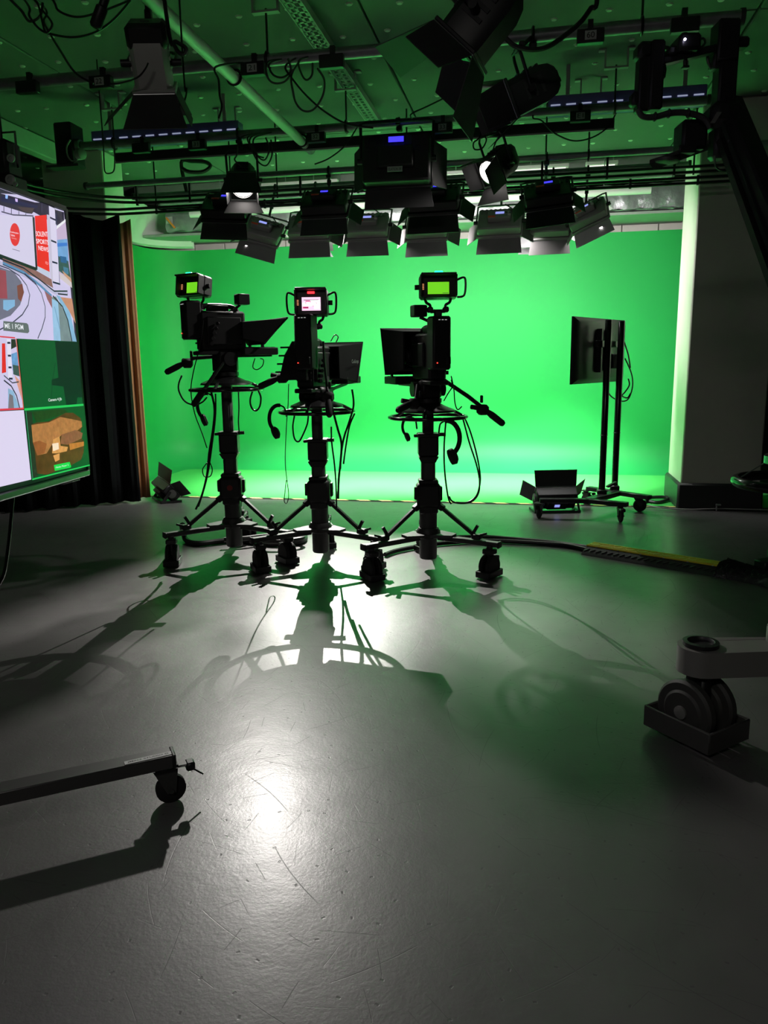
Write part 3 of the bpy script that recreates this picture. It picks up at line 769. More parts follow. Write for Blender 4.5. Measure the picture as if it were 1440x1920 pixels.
    if p['screen'] is SCRP:
        for (x, z, w_, h_, m_) in ((0, -.002, .95, .30, SCRW), (-.15, .018, .3, .07, SCRM), (.2, .02, .5, .10, SCRW), (-.36, .004, .22, .16, SCRM), (-.05, .008, .05, .12, SCRM), (.28, .004, .07, .14, SCRM), (-.3, -.024, .3, .14, SCRM), (-.28, -.026, .22, .06, SCRK), (.1, -.014, .1, .04, SCRM), (0, .026, .8, .04, SCRK), (.3, -.02, .3, .3, SCRW)):
            mb = BV(); mb.box((sx0 + x * sw, -.006, -.012 + z), (w_ * sw, .002, h_ * sh)); mb.build('picture_patch', m_, sc_)
    else:
        mb = BV(); mb.box((sx0 + sw * .33, -.006, -.012 - sh * .44), (sw * .28, .002, .003)); mb.build('picture_patch', SCRK, sc_)
    tz = hh + .006 if p['tally'] is TALLYG else hh - .026
    mb = BV(); mb.box((0, -.03 if p['tally'] is TALLYG else -.008, tz), (vw * .22, .03 if p['tally'] is TALLYG else .006, .016), b=.004); mb.build('tally_light', p['tally'], vf)
    for k in range(4):
        mb = BV(); mb.box((-hw * .80, -.004, .012 - k * .010), (.010, .004, .006)); mb.build('button', AMBER, vf)
    for sx in p['handles']:
        mb = BV(); X = sx * hw; loop_handle(mb, [(X, .02, hh * .55), (X + sx * .045, .02, hh * .75), (X + sx * .055, .02, hh * .2), (X + sx * .045, .02, -hh * .75), (X, .02, -hh * .9)], .007); mb.build('side_handle', BLACKM, vf)
    mb = BV(); mb.cyl((-p['handles'][0] * hw, .04, .0), (-p['handles'][0] * (hw + .028), .04, 0), .016, n=12); mb.build('tilt_knob', BLACK, vf)
    # finder support: two cranked arms to a block above the body
    mb = BV()
    for sx in (-1, 1): mb.tube(spline([(sx * hw * .7, .04, -hh + .01), (sx * hw * .62, .05, -hh - .02), (sx * hw * .42, .06, -hh - .035), (sx * hw * .40, .06, -hh - .06)], 4), .009, 8)
    mb.box((hw * .42, .06, -hh - .065), (.04, .05, .035), b=.008); mb.box((-hw * .42, .06, -hh - .065), (.04, .05, .035), b=.008)
    mb.box((0, .06, -hh - .075), (vw * .42, .035, .022), b=.006)
    zz = p['rear'][1] if p['rear'][1] > b1 else b1
    mb.box((0, .06, (-hh - .08 + (zz - vz)) / 2), (.05, .06, max(.02, (vz - zz) - hh - .06)), b=.008)
    mb.build('finder_mount', BLACK, vf)
    # prompter
    q = thing('teleprompter', plabel, 'teleprompter', base + ZZ * (zp + b0), 'teleprompters')
    y0, y1, yb, hz0, hz1, w0, w1 = p['hood']      # rear y, top tip y, bottom front y, bottom z, top z, rear half width, front half width
    mb = B(); k = .012
    def ringp(off):
        return [(-w0 + off, y0, hz0 + .03 + off), (w0 - off, y0, hz0 + .03 + off), (w0 - off, y0, hz1 - .03 - off), (-w0 + off, y0, hz1 - .03 - off),
                (-w1 + off, yb, hz0 + off), (w1 - off, yb, hz0 + off), (w1 - off, y1, hz1 - off), (-w1 + off, y1, hz1 - off)]
    o_, i_ = ringp(0), ringp(k)
    mb.add(o_ + i_, [(0, 1, 5, 4), (1, 2, 6, 5), (2, 3, 7, 6), (3, 0, 4, 7), (8, 12, 13, 9), (9, 13, 14, 10), (10, 14, 15, 11), (11, 15, 12, 8),
                     (4, 5, 13, 12), (5, 6, 14, 13), (6, 7, 15, 14), (7, 4, 12, 15), (0, 8, 9, 1), (1, 9, 10, 2), (2, 10, 11, 3), (3, 11, 8, 0)])
    hood = mb.build('hood', HOODM, q, fix=False)
    ms = hood.modifiers.new('soft_edges', 'BEVEL'); ms.width = .02; ms.segments = 3; ms.limit_method = 'ANGLE'; ms.angle_limit = rad(40)
    mb = B(); mb.tube([(-w1, yb, hz0), (w1, yb, hz0), (w1, y1, hz1), (-w1, y1, hz1)], .008, 8, closed=True); mb.build('hood_rim', BLACK, hood)
    GL = MATS.get('prompter_glass')
    if not GL:
        GL = mat('prompter_glass', (.05, .06, .05), .05, spec=.8)
    mb = B(); mb.slab([(-w1 * .9, yb - .01, hz0 + .03), (w1 * .9, yb - .01, hz0 + .03), (w1 * .9, y1 - .04, hz1 - .03), (-w1 * .9, y1 - .04, hz1 - .03)], (0, -.004, .002)); mb.build('mirror_glass', GL, q)
    mz = p['mon']
    my = p.get('mony', .12)
    mb = B(); mb.box((0, (y0 + yb) / 2 + my, mz), (w1 * 1.7, .27, .055), b=.006); mo = mb.build('script_monitor', BLACK, q)
    mb = B(); mb.box((0, (y0 + yb) / 2 + my, mz + .029), (w1 * 1.5, .23, .003)); mb.build('monitor_screen', GL, mo)
    mb = B()
    for sx in (-1, 1): mb.bar((sx * .05, -.05, b0 - .04), (sx * .05, yb + .1, mz - .03), .018, .018); mb.bar((sx * w1 * .75, yb, mz), (sx * w1 * .75, yb, hz0 + .04), .014, .02)
    mb.build('support_rods', BLACKM, q)
    return c, q, M
ped1, pb1 = pedestal(440, 1020, 5.79, 1.268, .945, 'pedestal with a round red badge, left of the three cameras', 0.02, (.1, .6, .9), badge=True)
ped2, pb2 = pedestal(602, 1033, 5.56, 1.108, .905, 'middle camera pedestal with a headset hung on its ring', -.03, (.4, -.5, .2))
ped3, pb3 = pedestal(803, 1045, 5.33, 1.076, .955, 'right camera pedestal, nearest to the monitor cart', .02, (.5, -.7, .4))
cam1, pr1, M1 = camera_rig(pb1, 1.268, rad(-58), dict(body=(.28, .56), rear=(.36, .63), bars=[([(-.09, -.05, .24), (-.14, -.19, .23), (-.19, -.27, .185)], True), ([(.1, -.05, .2), (.12, -.14, .10), (.12, -.22, .0)], False)],
    vf=(-.03, -.21, .735, rad(58 - 30), .225, .145), vtilt=rad(-8), screen=SCRG, slabel='finder screen showing green', tally=TALLYG, handles=(-1,), scx=.02,
    hood=(.10, .44, .25, .33, .515, .11, .16), mon=.275, mony=.06, tbox=(.06, .13, .645)),
    'studio camera on the left, turned right, with a green finder picture', 'teleprompter in side view on the left camera')
cam2, pr2, M2 = camera_rig(pb2, 1.108, rad(-20), dict(body=(.17, .46), rear=(.30, .665), bars=[([(-.09, -.05, .26), (-.16, -.13, .27), (-.235, -.16, .235)], True), ([(.1, -.02, .24), (.15, -.14, .19), (.19, -.22, .09)], True)],
    vf=(.075, -.20, .745, rad(20), .225, .175), rx=.055, block=True, vtilt=rad(-4), screen=SCRP, slabel='finder screen showing a bright pink and white picture', tally=TALLYR, handles=(-1, 1),
    hood=(.12, .46, .34, .20, .49, .13, .18), mon=.215),
    'middle studio camera with a bright pink and white finder picture', 'teleprompter on the middle camera with lettering on its hood')
cam3, pr3, M3 = camera_rig(pb3, 1.076, rad(17), dict(body=(.25, .56), rear=(.32, .66), bars=[([(-.09, -.05, .22), (-.13, -.12, .12), (-.19, -.16, .10)], True), ([(.1, -.04, .25), (.23, -.16, .14), (.335, -.26, .035)], True)],
    vf=(.0, -.20, .85, rad(-17), .245, .15), vtilt=rad(-4), screen=SCRG, slabel='finder screen showing green', tally=TALLYG, handles=(1,),
    hood=(.10, .46, .36, .29, .61, .14, .19), mon=.245, tbox=(-.10, -.10, .70)),
    'studio camera on the right with a wide flat green finder picture', 'large black teleprompter on the right camera')
# lettering on the middle hood
LET = mat('hood_lettering', (.35, .40, .36), .5)
ptx = [M2 @ V(p_) for p_ in ((.165, .25, .33), (.180, .42, .33))]
text_mesh('hood_lettering', 'CueScript', LET, pr2, ptx[0] + (M2.to_3x3() @ V((.012, 0, 0))), ptx[1] - ptx[0], (0, 0, 1), .035, .11)

# ================================================================== LAMPS
LCD = emit('display_blue', (0.05, 0.04, 1.0), 1.6, .25, 90); LCDP = emit('display_pale_blue', (0.35, 0.40, 1.0), .9, .3, 120)
TAGR = mat('red_tag', (.85, .08, .06), .5); PAPER = mat('white_label', (.62, .64, .64), .6)
PFRONT = emit('panel_front', (1.0, 0.97, 0.95), 14.0)
LENS_ON = emit('lens_lit', (1.0, 0.93, 0.88), 26.0); LENS_OFF = mat('lens_off', (.08, .09, .09), .08, spec=.8)
INNER = mat('reflector_white', (.8, .8, .78), .4)
def xform(p, yaw, tilt, roll=0.0):
    """local: x right, y = beam direction, z up.  yaw ccw from room +Y, tilt>0 aims down"""
    M = Matrix.Rotation(yaw, 4, 'Z') @ Matrix.Rotation(-tilt, 4, 'X') @ Matrix.Rotation(roll, 4, 'Y'); M.translation = V(p); return M
def flap(M, parent, side, w, h, L, ang, m, flare=1.25, name='barn_door'):
    """hinged barn door on the front edge (front plane y=0 in M). side in L R T B; ang 0 = straight ahead, + = opened outward"""
    a = rad(ang); s_, c_ = math.sin(a), math.cos(a)
    if side in 'TB':
        sg = 1 if side == 'T' else -1
        e0, e1 = V((-w / 2, 0, sg * h / 2)), V((w / 2, 0, sg * h / 2)); d = V((0, c_, sg * s_)); n = V((0, -s_, sg * c_)); ex = V((1, 0, 0)); half = w / 2
    else:
        sg = 1 if side == 'R' else -1
        e0, e1 = V((sg * w / 2, 0, -h / 2)), V((sg * w / 2, 0, h / 2)); d = V((sg * s_, c_, 0)); n = V((sg * c_, -s_, 0)); ex = V((0, 0, 1)); half = h / 2
    g = half * (flare - 1)
    mb = MB(M); mb.prism([e0, e1, e1 + d * L + ex * g, e0 + d * L - ex * g], n * .004)
    f = mb.build(name, m, parent)
    mb = MB(M); mb.cyl(e0 * .98, e1 * .98, .007, n=8); mb.build('hinge', STEEL, f)
    return f
def clamp_to(parent, top, pipe_pt, r=.036, m=None):
    mb = MB(); mb.cyl(top, V(pipe_pt), .012, n=10); mb.box(V(top).lerp(V(pipe_pt), .35), (.035, .03, .05), b=.006); mb.build('spigot', m or BLACKM, parent)
    mb = MB(); mb.torus(pipe_pt, r + .008, .010, 18, 6, axis=(1, 0, 0)); mb.box(V(pipe_pt) - V((0, 0, r + .02)), (.045, .05, .03), b=.005); mb.build('hook_clamp', m or BLACKM, parent)
def led_panel(px, py, D, yaw, tilt, label, group, pipe, s=1.0, body=None, flapm=None, lcd=None, roll=0.0, flaps='BLR', bang=55, lang=50, blen=.14, front=None, red=True, power=None, lite=None, detail=True, text=None, lcdz=0.0, lcds=1.0):
    spread = rad(42) if front else rad(160)
    body = body or PANELG; flapm = flapm or FLAPG; lcd = lcd or LCDP
    c = at(px, py, D); W, H, T = .40 * s, .27 * s, .09 * s
    M = xform(c, rad(yaw), rad(tilt), rad(roll))
    t = thing('led_panel_light', label, 'panel light', c, group)
    mb = MB(M); mb.box((0, 0, 0), (W, T, H), b=.012 * s); mb.box((0, T * .5 + .012, 0), (W * 1.05, .03 * s, H * 1.08), b=.006)
    for k in range(9):
        x = -W * .42 + k * W * .105
        mb.box((x, -T * .5 - .004, H * .33), (W * .05, .01, H * .22)); 
    case = mb.build('case', body, t)
    mb = MB(M); mb.box((0, -T * .5 - .03 * s, -H * .04), (W * .52, .06 * s, H * .42), b=.008)
    cb = mb.build('control_box', body, t)
    yb = -T * .5 - .061 * s
    mb = MB(M); mb.box((W * .02, yb, lcdz * H - H * .02), (W * .20 * lcds, .004, H * .10 * lcds)); mb.build('display', lcd, cb)
    if red:
        mb = MB(M); mb.box((-W * .16, yb, -H * .19), (W * .17, .004, H * .075)); mb.build('tag', TAGR, cb, label='red tag')
    if text:
        mb = MB(M); mb.box((0, yb + .02, -H * .32), (W * .22, .004, H * .11)); pl = mb.build('paper_label', PAPER, cb)
        text_mesh('label_text', text, INK, cb, M @ V((-W * .09, yb + .017, -H * .35)), M.to_3x3() @ V((1, 0, 0)), M.to_3x3() @ V((0, 0, 1)), H * .055, W * .18)
    if detail:
        mb = MB(M)
        for k in range(4): mb.cyl((W * .14 + k * W * .03, yb, -H * .02), (W * .14 + k * W * .03, yb - .008, -H * .02), .006 * s, n=8)
        mb.build('button', BLACK, cb)
        for k in (-1, 1):
            mb = MB(M); mb.box((W * .24, yb - .01, -H * .12 + k * .012), (.03 * s, .025, .012), b=.003); mb.build('connector', LGREY, cb)
        mb = MB(M); mb.tube(spline([(W * .25, yb - .02, -H * .12), (W * .33, yb - .05, -H * .25), (W * .38, yb - .03, -H * .1), (W * .36, -T * .5, H * .3), (W * .1, -T * .4, H * .75)], 5), .006, 6); mb.build('power_lead', CABLE, t)
    # yoke
    mb = MB(M); mb.tube([(-W * .5 - .02, 0, 0), (-W * .5 - .02, -.01, H * .78), (-W * .46, -.01, H * .82), (W * .46, -.01, H * .82), (W * .5 + .02, -.01, H * .78), (W * .5 + .02, 0, 0)], .009 * s, 8); mb.build('yoke', BLACKM if body is BLACK else GREY, t)
    for sx in (-1, 1):
        mb = MB(M); mb.cyl((sx * (W * .5 + .005), 0, 0), (sx * (W * .5 + .045), 0, 0), .018 * s, n=10); mb.build('tilt_knob', BLACK, t)
    top = M @ V((0, -.01, H * .83))
    if pipe: clamp_to(t, top, (top.x, pipe[0], pipe[1]), .026)
    MF = M @ Matrix.Translation((0, T * .5 + .03, 0))
    if 'B' in flaps: flap(MF, t, 'B', W * .98, H * 1.04, blen * s, bang, flapm, 1.08)
    if 'T' in flaps: flap(MF, t, 'T', W * .98, H * 1.04, .20 * s, 40, flapm, 1.08)
    if 'L' in flaps: flap(MF, t, 'L', W * 1.04, H * .98, .13 * s, lang, flapm, .9)
    if 'R' in flaps: flap(MF, t, 'R', W * 1.04, H * .98, .13 * s, lang, flapm, .9)
    mb = MB(M); mb.box((0, T * .5 + .029, 0), (W * .94, .004, H * .94)); mb.build('diffuser', (front or PFRONT) if power else LENS_OFF, t)
    if power:
        o = lamp_light('panel_lamp', 'AREA', M @ V((0, T * .5 + .05, 0)), M.to_3x3() @ V((0, 1, 0)), power, (1, .97, .95), t, shape='RECTANGLE', size=W * .9, size_y=H * .9, spread=spread)
    return t
GB = 'grey panel lights along the cyclorama'; GF = 'dark panel lights in front of the grey row'
P4 = (7.95, 3.20); P3 = (7.05, 3.12)
# back row
led_panel(492, 432, 7.95, 22, 42, 'grey panel light tilted sideways at the left end of the back row', GB, P4, .95, roll=22, power=P_PANEL, flaps='BLT', bang=50)
led_panel(581, 426, 7.95, 3, 42, 'second grey panel light from the left in the back row', GB, P4, power=P_PANEL, flaps='BR')
led_panel(690, 423, 7.95, 2, 42, 'third grey panel light from the left, below the big black panel', GB, P4, power=P_PANEL)
led_panel(801, 424, 7.95, -1, 42, 'fourth grey panel light from the left with a pale lower flap', GB, P4, power=P_PANEL)
led_panel(937, 416, 7.95, -3, 42, 'grey panel light below the tilted lit lamp', GB, P4, 1.05, power=P_PANEL)
led_panel(1032, 423, 8.0, -5, 42, 'grey panel light half hidden behind the rightmost dark panel', GB, P4, .95, power=P_PANEL, flaps='BR')
led_panel(1102, 402, 7.75, -38, 42, 'grey panel light turned right at the right end of the row', GB, P4, .9, roll=-30, power=P_PANEL * .45, flaps='BLT', flapm=mat('barn_door_pale', (.34, .32, .33), .5))
# front row
DK = dict(body=BLACK, flapm=FLAPM, lcd=LCD, front=emit('panel_front_dim', (1, .97, .95), 1.2))
led_panel(425, 388, 7.1, 8, 51, 'dark panel light under the left lit lamp', GF, P3, 1.0, roll=5, **DK, power=P_FLOOR, flaps='BL', bang=45, detail=False, lcds=.8)
led_panel(610, 380, 7.1, 2, 51, 'dark panel light second from the left in the front row', GF, P3, 1.0, **DK, power=P_FLOOR, bang=50, detail=False, lcds=.8)
led_panel(815, 372, 7.1, -2, 51, 'dark panel light just right of the big black panel', GF, P3, 1.08, **DK, power=P_FLOOR, bang=50, detail=False, lcds=.8)
led_panel(1027, 363, 7.1, -6, 51, 'dark panel light at the right end of the front row', GF, P3, 1.0, roll=-9, **DK, power=P_FLOOR, bang=48, detail=False, lcds=.9)
# big black panel on pipe1
led_panel(744, 300, 6.40, 3, 8, 'big black panel light with bright blue display and white label', 'large panel lights on the far pipe', (P1Y, P1Z), 1.32, blen=.11, body=BLACK, flapm=FLAPM, lcd=LCD, red=False, power=None, bang=62, lang=35, text='ELATION 18', lcdz=.30, lcds=1.1, detail=False)
def fresnel(c, yaw, tilt, s, label, pipe_pt, lit=0.0, body=None, flaps=None, roll=0.0, number=None, flapm=None, spot=70, fl=1.0, fw=1.0, group='spot lamps with barn doors', lampcol=(1, .95, .9), blend=.35, boxy=True, aim=None, r0=.05):
    """theatre spot: box housing with sloped rear, front ring, lens, four barn doors, yoke"""
    body = body or BLACK; flapm = flapm or FLAPM
    M = xform(c, rad(yaw), rad(tilt), rad(roll)); t = thing('spot_lamp', label, 'spot lamp', c, group)
    W, H, L = .20 * s, .21 * s, .30 * s
    mb = MB(M)
    prof = [(-W / 2, -H * .30), (-W * .36, -H * .5), (W * .36, -H * .5), (W / 2, -H * .30), (W / 2, H * .32), (W * .34, H * .5), (-W * .34, H * .5), (-W / 2, H * .32)]
    n = len(prof)
    ys = [(-L * .62, .55), (-L * .5, .85), (-L * .3, 1.0), (L * .38, 1.0)]
    vv = [(x * k, y, z * k) for y, k in ys for x, z in prof]
    fs = [list(range(n))[::-1], [3 * n + i for i in range(n)]] + [(r * n + i, r * n + (i + 1) % n, (r + 1) * n + (i + 1) % n, (r + 1) * n + i) for r in range(3) for i in range(n)]
    mb.add(vv, fs); hs = mb.build('housing', body, t)
    for k in range(4):
        mb = MB(M); mb.box((0, -L * .3 + k * L * .13, H * .505), (W * .5, L * .05, .024 * s)); mb.build('cooling_fin', body, hs)
    for sx in (-1, 1):
        for k in range(3):
            mb = MB(M); mb.box((sx * W * .5, -L * .25 + k * L * .16, 0), (.016 * s, L * .06, H * .5)); mb.build('cooling_fin', body, hs)
    mb = MB(M); mb.box((0, -L * .63, 0), (W * .40, .012, H * .34), b=.004); mb.box((0, -L * .64, -H * .1), (.05 * s, .02, .03 * s), b=.004); mb.build('rear_plate', DGREY, hs)
    mb = MB(M); mb.lathe([(W * .5, 0), (W * .54, .01 * s), (W * .54, .03 * s), (W * .46, .035 * s), (W * .46, .0)], (0, L * .38, 0), 28, (0, 1, 0)); mb.box((0, L * .40, 0), (W * 1.16, .018 * s, H * 1.14), b=.004)
    mb.build('front_ring', body, t)
    mb = MB(M); mb.lathe([(W * .44, 0), (W * .40, .02 * s), (W * .22, .035 * s), (.004, .04 * s)], (0, L * .42, 0), 24, (0, 1, 0)); mb.build('lens', LENS_ON if lit else LENS_OFF, t)
    # yoke
    mb = MB(M); hw = W * .64
    yz = H * 1.12
    mb.tube([(-hw, 0, 0), (-hw, -.01, yz * .85), (-hw * .8, -.01, yz), (hw * .8, -.01, yz), (hw, -.01, yz * .85), (hw, 0, 0)], .010 * s, 8); mb.build('yoke', BLACKM, t)
    for sx in (-1, 1):
        mb = MB(M); mb.cyl((sx * W * .5, 0, 0), (sx * (hw + .035 * s), 0, 0), .02 * s, n=10); mb.build('tilt_knob', BLACK, t)
    clamp_to(t, M @ V((0, -.01, yz)), pipe_pt, .036)
    MF = M @ Matrix.Translation((0, L * .45, 0))
    for sd, a, l in (flaps or (('T', 35, .2), ('B', 35, .2), ('L', 35, .17), ('R', 35, .17))):
        flap(MF, t, sd, W * 1.12 * fw, H * 1.1 * fw, l * s * fl, a, flapm, 1.5 if sd in 'TB' else .85)
    if number:
        mb = MB(M); mb.box((W * .06, -L * .06, H * .506), (W * .30, L * .46, .006)); pl = mb.build('black_plate', BLACK, hs)
        mb = MB(M); mb.box((0, -L * .44, H * .06), (W * 1.06, L * .42, H * 1.08), b=.02); mb.build('rear_cap', BLACK, hs)
        text_mesh('number', number, INK, hs, M @ V((-W * .1, L * .30, H * .51)), M.to_3x3() @ V((1, 0, 0)), M.to_3x3() @ V((0, -1, 0)), .035 * s, .05 * s)
    if lit:
        d = V(aim) if aim is not None else M.to_3x3() @ V((0, 1, 0))
        lamp_light('spot_bulb', 'SPOT', M @ V((0, L * .45 + .04 * s, 0)), d, lit, lampcol, t, spot_size=rad(spot), spot_blend=blend, shadow_soft_size=r0)
    return t
# lit lamp above the left camera, facing the viewer and the floor
c1 = at(456, 338, 6.85)
fresnel(c1, 197, 34, .98, 'lit spot lamp over the left dark panel, facing the viewer', (c1.x, P1Y, P1Z), lit=P_LAMP, flaps=(('T', -14, .26), ('B', 34, .12), ('L', 8, .13), ('R', 8, .13)), spot=64, blend=.6, aim=(V((-1.0, 2.2, 0)) - c1), r0=.05)
# lit lamp tilted to the left
c2 = at(936, 308, 6.40)
fresnel(c2, 142, 34, .95, 'lit spot lamp with a glowing opening, tilted to the left', (c2.x + .02, P1Y, P1Z), lit=P_LAMP2, flaps=(('T', 10, .16), ('B', 45, .14), ('L', 14, .26), ('R', 55, .12)), spot=80, aim=(V((-3.2, 5.4, 0)) - c2), r0=.05)
# unlit grey lamp, upper left
cA = at(284, 118, 4.15)
fresnel(cA, 14, 62, .90, 'unlit grey spot lamp numbered 48 at upper left', (cA.x + .02, 3.75, 3.42), body=mat('lamp_grey', (.5, .5, .48), .45), flaps=(('T', 30, .2), ('B', 58, .24), ('L', 50, .24), ('R', 20, .18)), number='48', roll=-6)
# big dark lamp, top centre
cB = at(902, 40, 3.55)
fresnel(cB, 84, 46, .98, 'large black spot lamp with wide barn doors at top centre', (cB.x + .05, 3.75, 3.42), flaps=(('T', 25, .26), ('B', 30, .26), ('L', 45, .19), ('R', 45, .24)), roll=4)
# dark lamp right of it
cC = at(990, 172, 4.75)
fresnel(cC, 96, 24, .92, 'black spot lamp pointing left, hung below the near pipe', (cC.x + .02, P2Y, P2Z), flaps=(('T', 16, .2), ('B', 20, .2), ('L', 14, .2), ('R', 14, .2)), body=mat('lamp_dark_green', (.05, .06, .055), .45), roll=-10)
# small lamps at the top of the cyclorama, facing the viewer
for px, py, D, pw, lb, aimp, sp in ((607, 452, 8.75, P_KICK, 'small lit spot lamp hidden behind the second grey panel', (-1.2, 4.1, 0), 46), (990, 446, 8.55, P_KICK * .03, 'small lit spot lamp glowing between two right grey panels', (1.0, 5.5, 0), 50)):
    c = at(px, py, D)
    fresnel(c, 184, 36, .62, lb, (c.x, 9.35 if False else c.y + .02, 3.20), lit=pw, flaps=(('T', -20, .26), ('B', 60, .1), ('L', 60, .08), ('R', 60, .08)), spot=sp, blend=.5, aim=V(aimp) - c, r0=.008)
pipe5 = pipe_thing(-4.2, 1.3, 8.55, 3.24, .024, 'thin rear pipe close to the cyclorama')
# fill lamp added behind the viewer, out of view
mb = MB()
t = thing('fill_light', 'added dim fill light on the ceiling behind the viewer', 'light', (-1.0, -1.6, 3.6))
mb = MB(); mb.box((-1.0, -1.6, 3.66), (1.2, .3, .06), b=.01); mb.build('body', WHITE, t)
mb = MB(); mb.box((-1.0, -1.6, 3.627), (1.1, .24, .006)); mb.build('diffuser', emit('fill_diffuser', (1, .96, .9), .8), t)
lamp_light('fill_lamp', 'AREA', (-1.0, -1.6, 3.6), (0, .25, -1), P_FILL, (1, .95, .88), t, shape='RECTANGLE', size=1.1, size_y=.25)

# ================================================================== LARGE DISPLAY ON A CART (left)
far_t = on_x(120, 393, -1.70)
tvd = V((-.07, 1, 0)).normalized(); tvn = V((tvd.y, -tvd.x, 0)); tv0 = V((far_t.x, far_t.y, 0))
TW, TZ0, TZ1 = 1.66, 1.05, 2.015
def tvp(px, py, off=0.0):
    r = ray(px, py); t_ = (tv0 - EYE).dot(tvn) / r.dot(tvn); return EYE + r * t_ + tvn * off
def tvs(s, z, off=0.0): return tv0 - tvd * s + ZZ * z + tvn * off     # s measured from the far edge
tvc = tvs(TW / 2, 0)
tv = thing('display_screen', 'large landscape display at the left edge showing a multi-picture view', 'display', tvs(TW / 2, TZ0))
mb = MB(); mb.prism([tvs(-.0, TZ0, -.004), tvs(TW, TZ0, -.004), tvs(TW, TZ1, -.004), tvs(0, TZ1, -.004)], -tvn * .045); mb.prism([tvs(.3, TZ0 + .15, -.05), tvs(TW - .3, TZ0 + .15, -.05), tvs(TW - .3, TZ1 - .15, -.05), tvs(.3, TZ1 - .15, -.05)], -tvn * .05)
mb.build('case', BLACK, tv)
BEZ = mat('bezel', (.035, .045, .038), .35)
for a_, b_ in (((0, TZ1), (TW, TZ1)), ((0, TZ0), (0, TZ1)), ((TW, TZ0), (TW, TZ1))):
    mb = MB(); mb.bar(tvs(a_[0], a_[1], .002), tvs(b_[0], b_[1], .002), .016, .016, up=tvn); mb.build('bezel', BEZ, tv)
mb = MB(); mb.bar(tvs(0, TZ0 - .004, .004), tvs(TW, TZ0 - .004, .004), .024, .02, up=tvn, b=.004); mb.build('bottom_trim', STEEL, tv, label='silver lower trim')
mb = MB(); mb.box(tvs(.13, TZ0 - .018, .0), (.02, .12, .012), Matrix.Rotation(rad(4), 3, 'Z'), b=.004); mb.build('sensor', LGREY, tv)
def S(r, g, b, k=1.0):
    f = lambda c: ((c / 255 + .055) / 1.055) ** 2.4 if c > 10 else c / 255 / 12.92
    return (f(r) * k, f(g) * k, f(b) * k)
_sc = {}
def semit(r, g, b, var=0, scale=20):
    k = (r, g, b, var)
    if k not in _sc: _sc[k] = emit('screen_%d_%d_%d' % (r, g, b), S(r, g, b), 1.0, var, scale)
    return _sc[k]
mb = MB(); mb.prism([tvs(.005, TZ0 + .01, .0), tvs(TW - .005, TZ0 + .01, .0), tvs(TW - .005, TZ1 - .008, .0), tvs(.005, TZ1 - .008, .0)], tvn * .002)
scr = mb.build('screen', semit(10, 26, 18), tv)
_lay = [0.0030]
def patch(pts, col, name='picture_patch', var=0, scale=20, plane=True):
    _lay[0] += .00012
    P = [tvp(x, y, 0) if plane else tvs(x, y) for x, y in pts]
    P = [p + tvn * _lay[0] for p in P]
    mb = MB(); mb.add(P, [list(range(len(P)))])
    return mb.build(name, semit(*col, var, scale), scr, smooth=False, fix=False)
def line(pts, w, col):
    """thin stroke on the screen, width w in metres"""
    _lay[0] += .00012
    P = [tvp(x, y) + tvn * _lay[0] for x, y in pts]; vv = []; fs = []
    for i, p in enumerate(P):
        d = (P[min(i + 1, len(P) - 1)] - P[max(i - 1, 0)]).normalized(); n = tvn.cross(d).normalized()
        vv += [p + n * w / 2, p - n * w / 2]
    for i in range(len(P) - 1): fs.append((2 * i, 2 * i + 1, 2 * i + 3, 2 * i + 2))
    mb = MB(); mb.add(vv, fs); return mb.build('picture_line', semit(*col), scr, smooth=False, fix=False)
def stext(body, p0, p1, col, hpx, bold=0.0):
    a, b = tvp(*p0), tvp(*p1); _lay[0] += .0002
    h = (tvp(p0[0], p0[1]) - tvp(p0[0], p0[1] - hpx)).length
    text_mesh('screen_text', body, semit(*col), scr, a + tvn * _lay[0], b - a, ZZ, h, (b - a).length, bold)
# programme picture (upper half) in plane coordinates where it runs out of view
LAV = (206, 198, 232)
patch([(.006, 1.542), (TW - .006, 1.542), (TW - .006, 2.005), (.006, 2.005)], LAV, plane=False)
patch([(.45, 1.98), (TW - .01, 1.98), (TW - .01, 2.004), (.3, 2.004)], (40, 40, 58), plane=False)
patch([(.7, 1.6), (1.5, 1.6), (1.4, 1.74), (.8, 1.74)], (90, 96, 112), plane=False)
patch([(1.3, 1.72), (1.42, 1.72), (1.42, 1.9), (1.3, 1.9)], (220, 40, 44), plane=False)
# dark studio ceiling at the top of the picture
patch([(-30, 354), (0, 363), (118, 398), (119, 430), (101, 412), (100, 389), (76, 380), (58, 401), (48, 400), (0, 385), (-30, 376)], (44, 40, 58), var=.4, scale=40)
patch([(0, 368), (70, 386), (66, 391), (0, 378)], (30, 30, 70)); patch([(8, 365), (13, 366), (12, 373), (8, 372)], (150, 190, 255)); patch([(26, 372), (31, 373), (31, 379), (27, 378)], (215, 190, 255))
patch([(30, 388), (62, 390), (58, 400), (40, 396)], (72, 58, 62))
for x, y0, y1 in ((5, 387, 397), (19, 391, 401), (33, 396, 403), (46, 400, 405), (76, 381, 398), (89, 385, 405)): line([(x, y0), (x, y1)], .0035, (70, 66, 92))
line([(0, 397), (22, 403), (60, 405)], .004, (80, 78, 100))
